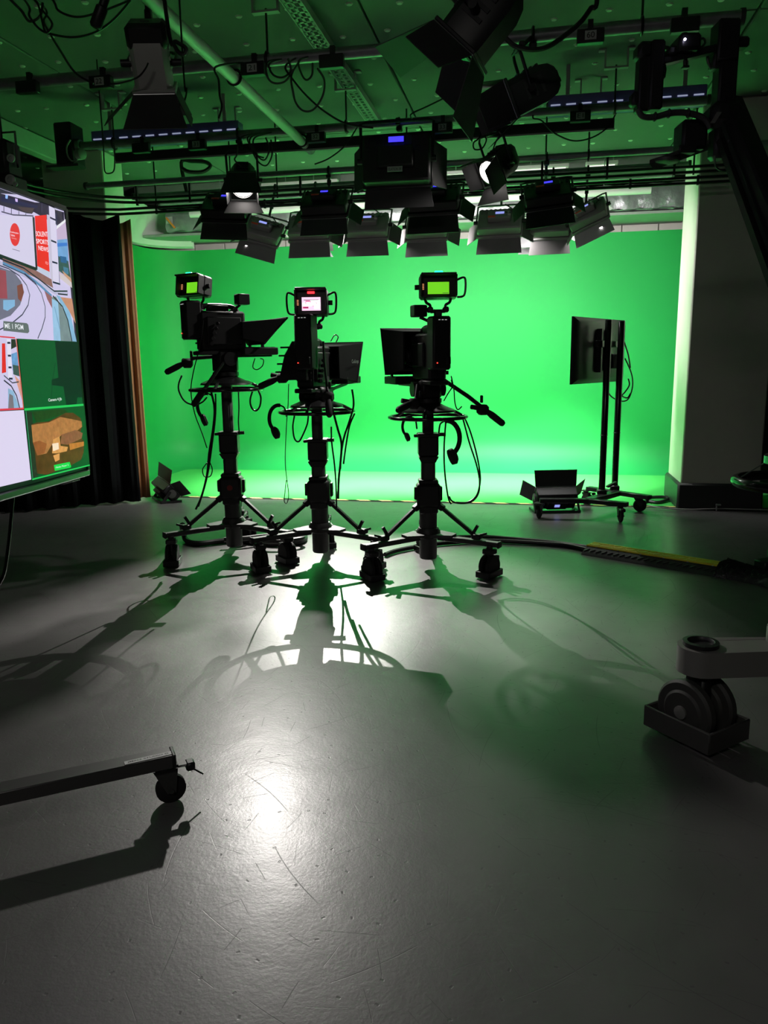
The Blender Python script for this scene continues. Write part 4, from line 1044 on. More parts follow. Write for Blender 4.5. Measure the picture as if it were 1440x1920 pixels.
# white wall panel, disc with lettering
patch([(-20, 402), (60, 407), (66, 502), (-20, 470)], (212, 206, 232)); patch([(-20, 470), (66, 502), (66, 508), (-20, 480)], (22, 40, 36)); line([(60, 407), (66, 506)], .012, (24, 40, 40))
patch([(25 + 9.5 * math.cos(a * math.pi / 12), 440 + 21.5 * math.sin(a * math.pi / 12) + 1.5 * math.cos(a * math.pi / 12)) for a in range(24)], (226, 52, 54), 'logo_disc')
stext('Southampton', (16.5, 437), (32, 440), (240, 225, 235), 4, .01); stext('Solent', (17.5, 442.5), (25, 444), (240, 225, 235), 4, .01); stext('University', (18.5, 448), (28, 450), (240, 190, 195), 3)
line([(20, 467), (34, 471)], .002, (120, 116, 140))
# red banner
patch([(62, 405), (84, 403), (90, 510), (67, 499)], (232, 34, 30), 'banner'); patch([(67, 499), (90, 510), (90, 521), (67, 508)], (190, 200, 220))
for tx, p0, p1, h in (('SOLENT', (64.5, 443), (86.5, 444), 9), ('SPORTS', (65, 456.5), (88, 459), 8.5), ('NEWS', (69, 469), (87.5, 473), 8.5)): stext(tx, p0, p1, (245, 242, 248), h, .008)
stext('ID', (82, 495), (87, 497), (240, 190, 190), 5)
# white column with dark joints and city window
patch([(88, 386), (99, 391), (108, 533), (95, 530)], (216, 210, 234)); patch([(84, 402), (90, 404), (96, 532), (91, 521)], (198, 192, 214))
for (x0, y0), (x1, y1) in (((90, 408), (101, 413)), ((92, 451), (102, 455)), ((94, 491), (104, 494)), ((95, 529), (109, 533))): line([(x0, y0), (x1, y1)], .006, (26, 30, 62))
line([(101, 400), (108, 532)], .003, (60, 70, 110))
patch([(102, 428), (119, 416), (131, 532), (107, 514)], (196, 176, 206)); patch([(102, 424), (119, 411), (119, 416), (102, 430)], (232, 232, 238))
patch([(103, 450), (122, 448), (125, 492), (105, 484)], (112, 162, 212), var=.3, scale=30); patch([(103, 456), (122, 455), (122.5, 461), (103.5, 463)], (62, 122, 204))
patch([(105, 480), (124, 490), (129, 524), (106, 508)], (52, 84, 82), var=.6, scale=70); patch([(108, 480), (120, 482), (121, 494), (110, 492)], (40, 92, 140), var=.5, scale=60); patch([(114, 500), (124, 503), (124, 515), (116, 512)], (70, 120, 150), var=.4, scale=60)
patch([(107, 512), (130, 526), (132, 541), (108, 522)], (208, 196, 200)); patch([(112, 507), (129, 522), (130, 530), (116, 516)], (196, 150, 120))
# floor, rings of the desk
patch([(0, 484), (66, 509), (92, 524), (95, 540), (60, 520), (0, 494)], (140, 100, 96), var=.3, scale=60)
patch([(-30, 478), (0, 492), (60, 522), (97, 545), (122, 548), (122, 552), (98, 552), (60, 530), (0, 500), (-30, 484)], (186, 184, 214))
line([(-30, 474), (0, 487), (40, 503), (70, 525), (97, 546), (122, 546), (122, 553), (104, 551)], .005, (30, 34, 50))
line([(0, 493), (40, 511), (70, 535), (92, 555)], .009, (92, 140, 180)); line([(0, 496), (40, 514), (65, 536)], .003, (40, 50, 80))
patch([(78, 545), (94, 558), (94, 580), (84, 562)], (150, 96, 104))
patch([(92, 558), (100, 556), (120, 592), (131, 640), (98, 640)], (120, 138, 142), var=.3, scale=30); patch([(92, 560), (104, 566), (109, 640), (96, 640)], (150, 190, 222), var=.2, scale=30); line([(97, 575), (108, 620)], .004, (110, 150, 190))
patch([(100, 553), (108, 556), (126, 585), (139, 641), (131, 640), (120, 592)], (132, 178, 212), var=.2, scale=30); patch([(108, 557), (130, 560), (137, 607), (124, 582)], (196, 138, 112), var=.2, scale=30)
line([(94, 555), (112, 575), (122, 600), (130, 640)], .006, (34, 38, 48))
patch([(-30, 493), (0, 503), (20, 510), (34, 528), (39.5, 548), (32, 572), (14, 592), (-30, 610)], (112, 112, 132), var=.2, scale=20)
patch([(26, 536), (36, 532), (39, 548), (34, 566), (28, 560)], (126, 70, 62), var=.3); patch([(0, 563), (22, 562), (22, 574), (8, 583), (0, 580)], (130, 178, 216), var=.2); patch([(-10, 505), (5, 508), (8, 560), (-10, 560)], (150, 70, 84), var=.2)
line([(-30, 490), (10, 504), (30, 517), (44, 535), (50, 553), (47, 572), (36, 590), (14, 608), (-30, 630)], .004, (60, 60, 84))
line([(40, 513), (60, 530), (72, 550), (79, 575), (79, 595), (73, 616), (65, 635)], .004, (52, 54, 76))
patch([(0, 602), (44, 606), (47, 609), (49, 622), (46, 625), (0, 620)], (98, 108, 108)); stext('ME 1 PGM', (3, 615.5), (38, 618.5), (236, 238, 244), 9.5, .005)
# lower rows
line([(-40, 629), (22, 634)], .006, (220, 60, 80))
patch([(-60, 628), (23, 635), (37, 766), (-60, 772)], (206, 198, 232)); patch([(-3, 644), (3, 644), (5, 698), (-3, 700)], (222, 40, 40)); patch([(6, 636), (13, 636), (17, 710), (9, 710)], (226, 220, 240))
for (x0, y0), (x1, y1) in (((7, 643), (13, 643)), ((8, 667), (14, 667)), ((9, 689), (15, 689)), ((10, 710), (17, 710))): line([(x0, y0), (x1, y1)], .006, (26, 30, 62))
patch([(14, 636), (22, 636), (24, 650), (14, 655)], (36, 46, 36)); patch([(14, 664), (25, 660), (29, 700), (17, 695)], (104, 156, 204), var=.5, scale=60); patch([(17, 684), (28, 686), (30, 706), (18, 702)], (60, 84, 80), var=.5, scale=70); patch([(20, 703), (31, 715), (34, 750), (28, 730)], (212, 150, 130), var=.2)
patch([(8, 728), (18, 733), (30, 766), (8, 766)], (140, 178, 210), var=.25, scale=40); line([(0, 713), (14, 724), (24, 742), (30, 766)], .005, (40, 40, 60)); line([(0, 704), (16, 718), (28, 716)], .004, (60, 60, 80)); patch([(10, 738), (17, 742), (19, 766), (8, 766)], (124, 118, 128), var=.3)
line([(23, 635), (37, 766)], .004, (230, 110, 90)); line([(-40, 770), (37, 766)], .006, (220, 60, 80))
patch([(26, 635), (139, 641), (149, 759), (38, 766)], (4, 84, 40)); patch([(96, 640), (139, 641), (148, 745), (139, 745), (136, 762), (118, 762), (112, 725), (90, 722), (90, 712), (103, 708)], (2, 34, 26))
line([(97, 680), (92, 710), (89, 745)], .003, (4, 44, 26)); stext('Camera 4 Jib', (84, 754.5), (109, 752), (232, 240, 236), 7, .01)
line([(38, 768), (150, 759)], .008, (40, 200, 90))
patch([(-60, 774), (37, 769), (51, 899), (-60, 925)], (222, 212, 240))
patch([(39, 770), (151, 761), (161, 872), (52, 898)], (6, 78, 34))
patch([(41, 772), (52, 772), (64, 893), (53, 896)], (34, 44, 32))
patch([(51, 796), (62, 792), (84, 790), (100, 782), (116, 774), (130, 774), (144, 784), (147, 800), (141, 818), (150, 826), (150, 848), (145, 862), (120, 876), (80, 890), (62, 888), (58, 850)], (86, 52, 22), var=.7, scale=40)
patch([(51, 797), (84, 792), (106, 782), (128, 786), (146, 790), (147, 800), (132, 812), (108, 816), (92, 830), (80, 850), (62, 854), (54, 830)], (176, 116, 66), var=.5, scale=60)
patch([(54, 830), (66, 826), (80, 832), (76, 850), (62, 854)], (150, 84, 44), var=.5, scale=60); patch([(108, 815), (135, 806), (148, 812), (146, 822), (120, 834), (106, 832)], (140, 86, 60), var=.5, scale=60)
patch([(92, 824), (104, 818), (106, 836), (120, 838), (118, 846), (100, 850), (90, 850)], (214, 150, 84), var=.4, scale=60); patch([(90, 832), (102, 830), (103, 842), (92, 846)], (250, 226, 196)); patch([(92, 854), (104, 850), (104, 862), (96, 866)], (226, 160, 90), var=.3)
patch([(122, 832), (150, 828), (150, 836), (124, 844)], (190, 120, 52), var=.4, scale=50); patch([(52, 772), (110, 767), (120, 772), (100, 780), (60, 792)], (30, 62, 22), var=.6, scale=60)
patch([(93, 872), (123, 866), (126, 875), (124, 877), (95, 883)], (24, 214, 74)); stext('Media Player 2', (97, 879.5), (121, 874), (215, 250, 225), 4.5)
line([(52, 899), (161, 872)], .005, (40, 200, 90)); line([(40, 771), (53, 898)], .003, (60, 150, 110))
# remaining cells that run out of view
for s0, c1_, c2_ in ((.80, (14, 70, 40), (60, 60, 72)), (1.21, (196, 190, 220), (24, 40, 60))):
    patch([(s0, 1.32), (s0 + .395, 1.32), (s0 + .395, 1.535), (s0, 1.535)], c1_, plane=False); patch([(s0, 1.08), (s0 + .395, 1.08), (s0 + .395, 1.30), (s0, 1.30)], c2_, plane=False)
# cart of the display
ct = thing('display_cart', 'wheeled cart foot with a STUDIO D label under the left display', 'cart', tvs(TW / 2, 0, -.12))
ctr = tvs(TW / 2, 0, -.13); E0 = on_z(324, 1417, .19); E0.z = .17; bd_ = (on_z(0, 1486, .19) - on_z(324, 1417, .19)); bd_.z = 0; bd_.normalize()
bw = V((-bd_.y, bd_.x, 0)) ; bw = bw if bw.dot(V((0, 1, 0))) > 0 else -bw
GFOOT = mat('grey_foot_bar', (.045, .043, .043), .38, var=.08, spec=.9)
def foot(end, direction, L):
    mb = MB(); a = end + bw2 * .033; mb.bar(a, a + direction * L, .07, .045, b=.003); return mb.build('foot_bar', GFOOT, ct)
bw2 = bw; foot(V((E0.x, E0.y, .168)), bd_, .95)
mb = MB(); mb.box(V((E0.x, E0.y, .168)) + bw * .033 - bd_ * .004, (.072, .012, .047), Matrix.Rotation(math.atan2(bd_.y, bd_.x) - math.pi / 2, 3, 'Z'), b=.003); mb.build('end_cap', BLACK, ct)
LBL = mat('asset_label', (.62, .62, .62), .5)
lp = on_z(234, 1434.5, .1912); lq = on_z(322, 1414.5, .1912)
mb = MB(); w_ = bw * .022; mb.prism([lp, lq, lq + w_, lp + w_], (0, 0, .0012)); lab = mb.build('asset_label', LBL, ct)
text_mesh('asset_text', 'JM025 STUDIO D', INK, ct, lp + (lq - lp) * .06 + bw * .005 + ZZ * .002, lq - lp, bw, .011, (lq - lp).length * .88, .01)
def swivel_caster(parent, p, yaw, r=.05, top=.148):
    M = Matrix.Rotation(yaw, 4, 'Z'); M.translation = V((p.x, p.y, 0))
    mb = MB(M); mb.box((0, .02, top - .004), (.075, .09, .008)); mb.cyl((0, .02, top - .025), (0, .02, top), .026, n=14)
    for sx in (-1, 1): mb.prism([(sx * .020, .055, top - .02), (sx * .020, -.025, top - .02), (sx * .020, -.014, r - .008), (sx * .020, .014, r - .008)], (sx * .004, 0, 0))
    mb.cyl((-.03, 0, r), (.03, 0, r), .008, n=8); c = mb.build('caster_fork', DGREY, parent)
    mb = MB(M); mb.lathe([(.012, -.015), (r * .8, -.015), (r, -.009), (r, .009), (r * .8, .015), (.012, .015)], (0, 0, r), 28, (1, 0, 0)); mb.build('wheel', RUBBER, c)
    mb = MB(M); mb.box((0, -.045, top - .022), (.03, .05, .008), b=.003); mb.build('brake_plate', LGREY, c)
    mb = MB(M); mb.box((0, -.068, top - .03), (.042, .03, .03), b=.006); mb.build('brake_pedal', BLACK, c)
    mb = MB(M); mb.cyl((0, -.07, top - .04), (.0, -.11, top - .075), .003, n=6); mb.build('cable_tie', BLACK, c)
wc = on_z(322, 1502, 0)
swivel_caster(ct, wc, rad(90) + math.atan2(bd_.y, bd_.x) + rad(180), .05)
pc = tvs(TW / 2, 0, -.14)
mb = MB(); mb.bar(pc + ZZ * .16, pc + ZZ * 1.75, .12, .07, up=tvn, b=.008); mb.build('column', DGREY, ct)
fe = V((E0.x, E0.y, .168)) + bd_ * .95
mb = MB(); mb.bar(fe, V((pc.x, pc.y, .168)), .08, .05, b=.005); mb.bar(V((pc.x, pc.y, .168)), V((pc.x, pc.y, .168)) + V((-.35, .4, 0)), .07, .045, b=.004); mb.bar(V((pc.x, pc.y, .168)), V((pc.x, pc.y, .168)) + V((-.35, -.4, 0)), .07, .045, b=.004); mb.build('base_frame', DGREY, ct)
for dv in (V((-.35, .4, 0)), V((-.35, -.4, 0))): swivel_caster(ct, V((pc.x, pc.y, 0)) + dv, rad(20))
mb = MB(); mb.bar(pc + ZZ * 1.5 + tvd * .3, pc + ZZ * 1.5 - tvd * .3, .06, .05, up=tvn); mb.bar(pc + ZZ * 1.5, tvs(TW / 2, 1.5, -.095), .08, .08); mb.build('screen_bracket', DGREY, ct)
mb = MB(); mb.tube(spline([on_x(26, 915, -1.75), on_x(22, 960, -1.76), on_x(15, 1030, -1.77), on_x(4, 1085, -1.78), on_x(-30, 1130, -1.8)]), .006, 6); mb.build('hanging_lead', CABLE, ct)

# ================================================================== MONITOR CART (right, in front of the green wall)
mc = thing('monitor_cart', 'tall twin-pole wheeled stand in front of the right part of the green wall', 'cart', on_z(1140, 925, 0))
LZ = .19
p1b, p2b = on_z(1128, 926, LZ), on_z(1152, 918, LZ)
def poly_leg(pxs, name):
    P = [on_z(x, y, LZ) for x, y in pxs]; mb = MB()
    for a, b in zip(P, P[1:]): mb.bar(a - ZZ * .02, b - ZZ * .02, .07, .04, b=.004)
    for a in P[1:-1]: mb.cyl(a - ZZ * .04, a, .036, n=14)
    mb.build(name, BLACKM, mc); return P
la = poly_leg([(1012, 934), (1104, 935), (1177, 942)], 'leg'); lb_ = poly_leg([(1102, 912), (1158, 920), (1219, 929)], 'leg')
mb = MB(); mb.bar(la[1] - ZZ * .02, lb_[1] - ZZ * .02, .09, .05, b=.005); mb.build('cross_member', BLACKM, mc)
for pb_, (tx, ty) in ((p1b, (1139, 602)), (p2b, (1168, 603))):
    top = 1.80; mb = MB(); mb.tube([V((pb_.x, pb_.y, LZ - .03)), V((pb_.x, pb_.y, top - .006)), V((pb_.x, pb_.y, top))], [.031, .031, .027], 20); pp = mb.build('pole', BLACKG, mc)
    mb = MB(); mb.box((pb_.x, pb_.y, LZ + .02), (.09, .09, .05), b=.01); mb.build('pole_foot', BLACKM, pp)
    mb = MB(); mb.cyl((pb_.x, pb_.y, top), (pb_.x, pb_.y, top + .006), .031, n=20); mb.build('pole_cap', STEEL, pp)
    mb = MB(); mb.torus((pb_.x, pb_.y, .75), .032, .004, 20, 6); mb.build('joint_band', BLACKM, pp)
mb = MB(); mb.bar(p1b + ZZ * .06 + V((.05, .05, 0)), p1b + ZZ * .1 + V((.14, .10, 0)), .04, .02, b=.005); mb.build('foot_lever', BLACKM, mc)
swivel_caster(mc, on_z(1163, 979, 0), rad(10), .055, .15); swivel_caster(mc, on_z(1199, 959, 0), rad(95), .062, .15); swivel_caster(mc, la[0], rad(160), .055, .15); swivel_caster(mc, lb_[0], rad(60), .06, .15)
# the monitor itself: plane through the poles direction
md_ = (p2b - p1b); md_.z = 0; md_.normalize()
mn = V((-md_.y, md_.x, 0)); mn = mn if mn.x < 0 else -mn            # screen faces left and back
mon = thing('stand_monitor', 'flat monitor seen from behind on the twin-pole stand', 'monitor', (p1b + p2b) / 2 + ZZ * 1.2)
O = (p1b + p2b) / 2 + mn * .10; O.z = 0
def mp(s, z, off=0.0): return O + md_ * s + mn * off + ZZ * z
def on_mon(px, py, off=.0):
    r = ray(px, py); q = O + mn * off; t_ = (q - EYE).dot(mn) / r.dot(mn); return EYE + r * t_
cTL, cBL, cTR = on_mon(1076, 593, .06), on_mon(1072, 721, .06), on_mon(1172, 598, .06)
s0, s1 = (cTL - O).dot(md_), (cTR - O).dot(md_); z0, z1 = cBL.z, cTL.z
MW = max(1.0, abs(s1 - s0))
mb = MB(); mb.prism([mp(s0, z0, .06), mp(s1, z0, .06), mp(s1, z1, .06), mp(s0, z1, .06)], mn * .02); mb.build('screen_frame', BLACK, mon)
mb = MB(); i_ = .07 if s1 > s0 else -.07
A = [mp(s0, z0, .06), mp(s1, z0, .06), mp(s1, z1, .06), mp(s0, z1, .06)]; Bq = [mp(s0 + i_, z0 + .05, .025), mp(s1 - i_, z0 + .05, .025), mp(s1 - i_, z1 - .05, .025), mp(s0 + i_, z1 - .05, .025)]
mb.add(A + Bq, [(0, 1, 5, 4), (1, 2, 6, 5), (2, 3, 7, 6), (3, 0, 4, 7), (4, 5, 6, 7), (3, 2, 1, 0)]); mb.build('back_shell', mat('monitor_back', (.03, .035, .032), .4), mon)
mb = MB(); mb.prism([mp(s0 + i_ * .5, z0 + .03, .082), mp(s1 - i_ * .5, z0 + .03, .082), mp(s1 - i_ * .5, z1 - .03, .082), mp(s0 + i_ * .5, z1 - .03, .082)], mn * .002); mb.build('screen', LENS_OFF, mon)
mb = MB(); mb.bar(mp(-.28, (z0 + z1) / 2 + .06, -.045), mp(.28, (z0 + z1) / 2 + .06, -.045), .03, .06, up=ZZ, b=.004); mb.build('clamp_bar', BLACKM, mon)
mb = MB(); mb.box(mp(0, (z0 + z1) / 2 + .06, -.05), (.05, .05, .06), b=.006); mb.build('clamp_block', DGREY, mon)
for s_ in (-.10, .10):
    mb = MB(); mb.bar(mp(s_, z0 + .1, .0), mp(s_, z1 - .1, .0), .03, .05, up=mn); mb.build('mount_rail', BLACKM, mon)
mb = MB(); mb.box(mp(.22, z0 + .2, -.03), (.12, .08, .14), Matrix.Rotation(rad(30), 3, 'Z'), b=.01); mb.build('power_box', BLACK, mon)
for k, pts in enumerate((((1172, 672), (1184, 700), (1186, 725), (1178, 748), (1165, 752), (1148, 745), (1140, 735)), ((1178, 710), (1180, 722), (1172, 735), (1166, 742), (1176, 746), (1182, 738)), ((1170, 640), (1178, 665), (1182, 690)))):
    mb = MB(); mb.tube(spline([at(x, y, 7.75) for x, y in pts]), .007, 6); mb.build('monitor_lead', CABLE, mon)

# ================================================================== FLOOR LIGHTS
def floor_light(p, yaw, tilt, s, label, lcd=True, roll=0):
    M = xform(V((p.x, p.y, .13 * s)), yaw, tilt, roll); t = thing('floor_light', label, 'floor light', (p.x, p.y, 0), 'lights standing on the floor')
    W, H, T = .40 * s, .20 * s, .12 * s
    mb = MB(M); mb.box((0, 0, 0), (W, T, H), b=.012); mb.box((0, -T * .5 - .02, 0), (W * .5, .05, H * .6), b=.01); cs = mb.build('case', BLACK, t)
    if lcd:
        mb = MB(M); mb.box((0, -T * .5 - .047, 0), (.05 * s, .004, .032 * s)); mb.build('display', LCDP, cs)
    MF = M @ Matrix.Translation((0, T * .5, 0))
    for sd, a, l in (('T', 45, .16), ('L', 50, .14), ('R', 50, .14), ('B', 10, .08)): flap(MF, t, sd, W, H, l * s, a, FLAPM, 1.05)
    mb = MB(M)
    for sx in (-1, 1): mb.lathe([(.05 * s, 0), (.05 * s, .012), (.02, .02)], (sx * W * .5, 0, 0), 18, (sx, 0, 0))
    mb.build('tilt_disc', GREY, t)
    # floor bracket
    Mz = Matrix.Rotation(yaw, 4, 'Z'); Mz.translation = V((p.x, p.y, 0)); mb = MB(Mz)
    for sx in (-1, 1): mb.bar((sx * W * .54, 0, .13 * s), (sx * W * .54, -.09 * s, .012), .012, .03); mb.bar((sx * W * .54, -.11 * s, .012), (sx * W * .54, .12 * s, .012), .02, .024)
    mb.bar((-W * .54, -.10 * s, .012), (W * .54, -.10 * s, .012), .03, .02); mb.build('floor_stand', BLACKM, t)
    return t
floor_light(on_z(1040, 958, 0), rad(14), rad(-38), 1.0, 'black light on the floor beside the monitor stand, small display lit')
floor_light(on_z(312, 938, 0), rad(-50), rad(-38), .95, 'black light on the floor at the foot of the drape', lcd=False, roll=rad(10))

# ================================================================== CABLE RAMP
YEL = mat('ramp_yellow', (.92, .60, .035), .55, var=.1); RBLK = mat('ramp_black', (.028, .028, .03), .6)
rn0, rn1 = on_z(1089, 1040, 0), on_z(1352, 1084, 0); ax = (rn1 - rn0); RL = ax.length; ax.normalize(); ay = V((-ax.y, ax.x, 0))
def rp(s, t_, z): return rn0 + ax * s + ay * t_ + ZZ * z
ramp = thing('cable_ramp', 'yellow and black rubber cable ramp on the floor', 'cable ramp', rn0 + ax * RL / 2)
prof = [(0, 0), (.012, .012), (.085, .052), (.215, .052), (.288, .012), (.30, 0)]
mb = MB(); mb.prism([rp(0, t_, z) for t_, z in prof], ax * RL); mb.build('body', RBLK, ramp)
mb = MB(); mb.prism([rp(.0, .083, .053), rp(.0, .217, .053), rp(.0, .212, .061), rp(.0, .088, .061)], ax * RL); lid = mb.build('lid', YEL, ramp, label='yellow hinged lid')
n = 22
mbt = MB(); mbt.box((0, 0, 0), (.045, .016, .004), b=.0015)
for i in range(n):
    for j in (0, 1):
        s = RL * (i + .5) / n; mb = MB(Matrix.LocRotScale(rp(s, .12 + j * .06, .0615), Matrix.Rotation(math.atan2(ax.y, ax.x) + (.7 if (i + j) % 2 else -.7), 3, 'Z').to_quaternion(), None)); mb.box((0, 0, 0), (.045, .016, .005), b=.0015); mb.build('tread', YEL, lid)
    s = RL * (i + .5) / n; d = V((0, .073, .04)).normalized()
    mb = MB(); a = rp(s - .016, .035, .0255); b = rp(s + .016, .06, .0392); mb.bar(a, b, .015, .006); mb.build('tread', RBLK, ramp)
for i in range(6):
    mb = MB(); mb.lathe([(.008, 0), (.007, .004)], rp(RL * (i + .5) / 6, .086, .052), 8); mb.build('bolt', STEEL, ramp)
# plastic-wrapped cables leaving the ramp
PLAS = mat('black_plastic_wrap', (.02, .021, .022), .28, var=.4, scale=12, bump=.7, bscale=25)
rows = []; path = [rp(RL - .03, .15, 0), rp(RL + .1, .13, 0), rp(RL + .25, .08, 0), rp(RL + .45, 0.0, 0), rp(RL + .75, -.1, 0)]
sp = spline(path, 6)
for i, p in enumerate(sp):
    f = i / (len(sp) - 1); h = .085 * (1 - .55 * f); w = .16 * (1 - .5 * f); row = []
    tg = (sp[min(i + 1, len(sp) - 1)] - sp[max(i - 1, 0)]).normalized(); nn = V((-tg.y, tg.x, 0))
    for k in range(13):
        a = math.pi * k / 12; row.append(p + nn * (w * math.cos(a)) + ZZ * max(0.002, h * math.sin(a) * (1 + .25 * math.sin(i * 2.1 + k * 1.7)) + .002))
    rows.append(row)
mb = MB(); mb.sheet(rows); single(mb, 'plastic_wrap', PLAS, 'crumpled black plastic over the cables at the right end of the ramp', 'plastic sheet', rp(RL + .1, .1, 0))
# cable bundle from the pedestals into the ramp and hose loops
def cable(pts, r, label, name='floor_cable', group='cables lying on the floor', m=None, n=8):
    mb = MB(); mb.tube(spline(pts, 6), r, n); return single(mb, name, m or CABLE, label, 'cable', pts[0], group)
def fl(x, y, z=.02): return on_z(x, y, z)
cable([fl(722, 1040), fl(745, 1032), fl(800, 1022), fl(860, 1016), fl(930, 1014), fl(1010, 1018), fl(1060, 1022), fl(1100, 1030)], .018, 'thick black cable sweeping from the right pedestal to the ramp')
cable([fl(840, 1008), fl(900, 1006), fl(960, 1010), fl(1030, 1016), fl(1075, 1022), fl(1100, 1026)], .016, 'black cable behind the right pedestal leading to the ramp')
cable([fl(1200, 950), fl(1215, 948), fl(1240, 952), fl(1290, 955), fl(1350, 954), fl(1440, 956)], .006, 'thin pale cable along the foot of the right pillar', m=LGREY)
cable([at(342, 985, 5.75), fl(345, 1003, .06), fl(352, 1015, .025), fl(375, 1019, .025), fl(410, 1015, .025), fl(440, 1013, .025), fl(480, 1016, .025), fl(520, 1020, .025), fl(560, 1016, .025), fl(572, 1008, .025), fl(560, 1001, .025), fl(520, 1002, .025), fl(490, 1008, .03)], .024, 'thick black cable loop under the left pedestal')
cable([fl(480, 1013, .07), fl(520, 1015, .07), fl(565, 1010, .07), fl(560, 1004, .07), fl(500, 1005, .07), fl(455, 1010, .07), fl(420, 1012, .07)], .02, 'second cable loop behind the middle pedestal leg')
cable([fl(1215, 933, .03), fl(1240, 932, .03), fl(1255, 934, .03), fl(1235, 942), fl(1212, 940), fl(1205, 945)], .018, 'short dark cable tail beside the pillar foot')
cable([at(1268, 905, 8.3), at(1258, 925, 8.2), at(1247, 938, 8.0)], .004, 'thin wire hanging at the pillar corner')
# ================================================================== HANGING CABLES AND HEADSETS ON THE PEDESTALS
def hang(pts, D, r, label, name='camera_cable', group='cables hanging from the cameras'):
    P = [at(x, y, D) for x, y in pts]; mb = MB(); mb.tube(spline(P, 6), r, 7); return single(mb, name, CABLE, label, 'cable', P[0], group)
hang([(381, 600), (378, 630), (372, 660), (362, 700), (358, 735), (365, 775), (378, 810), (388, 840)], 5.62, .004, 'thin cable falling from the back of the left camera')
hang([(396, 735), (402, 765), (400, 800), (392, 850), (388, 890), (378, 930), (367, 955)], 5.6, .008, 'pair of cables from the left ring down to the left leg')
hang([(404, 738), (404, 780), (398, 830), (391, 880), (383, 915), (372, 950)], 5.6, .006, 'second cable beside the left pedestal column')
hang([(388, 868), (380, 880), (383, 893), (394, 893), (398, 880), (393, 865), (391, 850)], 5.6, .004, 'small cable loop beside the left pedestal')
hang([(341, 704), (335, 720), (336, 735), (346, 752), (362, 759), (378, 755), (388, 745)], 5.6, .006, 'looping cable below the left camera grip')
hang([(447, 735), (448, 765), (447, 790), (449, 815)], 5.7, .005, 'cable falling right of the left column')
hang([(474, 732), (469, 750), (472, 765), (480, 770), (487, 762), (489, 745), (484, 732)], 5.7, .007, 'small coil hanging at the right of the left ring')
hang([(478, 672), (474, 688), (482, 693), (492, 686), (494, 675), (488, 672)], 5.75, .004, 'small wire loop under the left teleprompter')
hang([(606, 640), (608, 680), (613, 720), (622, 760), (632, 800), (640, 830), (639, 860), (635, 900), (634, 935)], 5.36, .008, 'long cable down the right side of the middle camera')
hang([(660, 730), (663, 760), (655, 790), (645, 820), (640, 850), (638, 880)], 5.4, .007, 'cable from the middle teleprompter down to the ring')
hang([(621, 800), (622, 830), (627, 870), (630, 910), (631, 955)], 5.45, .006, 'cable close to the middle column')
hang([(541, 720), (540, 760), (537, 800), (535, 870), (541, 925), (538, 943), (533, 940), (534, 925), (537, 900)], 5.4, .003, 'thin headset wire hanging left of the middle pedestal')
hang([(552, 780), (549, 800), (552, 822), (560, 828), (568, 815), (576, 795), (578, 780)], 5.45, .006, 'cable loop below the left of the middle ring')
hang([(620, 640), (628, 628), (634, 632), (630, 642)], 5.6, .004, 'tiny wire loop on top of the middle teleprompter')
hang([(665, 775), (655, 800), (648, 840), (644, 870)], 5.4, .006, 'cable leaving the right side of the middle ring')
hang([(868, 785), (872, 800), (880, 830), (893, 870), (899, 900), (897, 925), (885, 940), (865, 944), (848, 940), (842, 930)], 5.3, .006, 'wide cable loop right of the right pedestal')
hang([(872, 785), (882, 810), (892, 845), (899, 880), (900, 905), (893, 930), (876, 942), (855, 942)], 5.28, .006, 'second strand of the wide loop at the right pedestal')
hang([(836, 790), (833, 830), (833, 870), (836, 905), (841, 935), (846, 945)], 5.28, .006, 'cable from the right headset down to the brace')
hang([(846, 705), (851, 730), (853, 755), (858, 768), (866, 762)], 5.2, .004, 'thin wire below the right camera')
hang([(846, 712), (848, 725), (840, 738), (832, 752)], 5.2, .004, 'thin wire crossing under the right camera')
def headset(px, py, D, s, lean, label, sx=1):
    c = at(px, py, D); t = thing('headset', label, 'headset', c, 'headsets hung on the steering rings')
    M = frame(c, lean)
    R = .085 * s; mb = MB(M)
    pts = [V((math.cos(a) * R * .8 * sx, 0, math.sin(a) * R * 1.1)) for a in [rad(x) for x in range(100, -60, -12)]]
    mb.tube(pts, .013 * s, 8); mb.build('head_band', RUBBER, t)
    e = pts[-1]
    mb = MB(M); mb.lathe([(.02 * s, -.02 * s), (.042 * s, -.015 * s), (.045 * s, .01 * s), (.03 * s, .022 * s)], e + V((-.01 * sx, 0, -.02 * s)), 20, (1, .2, .35)); mb.build('ear_cup', RUBBER, t)
    e2 = pts[0]
    mb = MB(M); mb.tube(spline([e2, e2 + V((-.03 * sx, 0, -.02)), e2 + V((-.04 * sx, -.01, -.08))], 4), .006, 6); mb.build('mic_boom', BLACK, t)
    return t
headset(523, 785, 5.42, 1.0, .3, 'headset hung on the left of the middle ring', -1)
headset(838, 822, 5.12, 1.25, 0, 'headset hung below the right ring near the column')
headset(388, 762, 5.60, 1.0, 0, 'headset hung below the left ring', -1)
headset(768, 800, 5.15, .7, 0, 'hooked strap hung below the left of the right ring', -1)

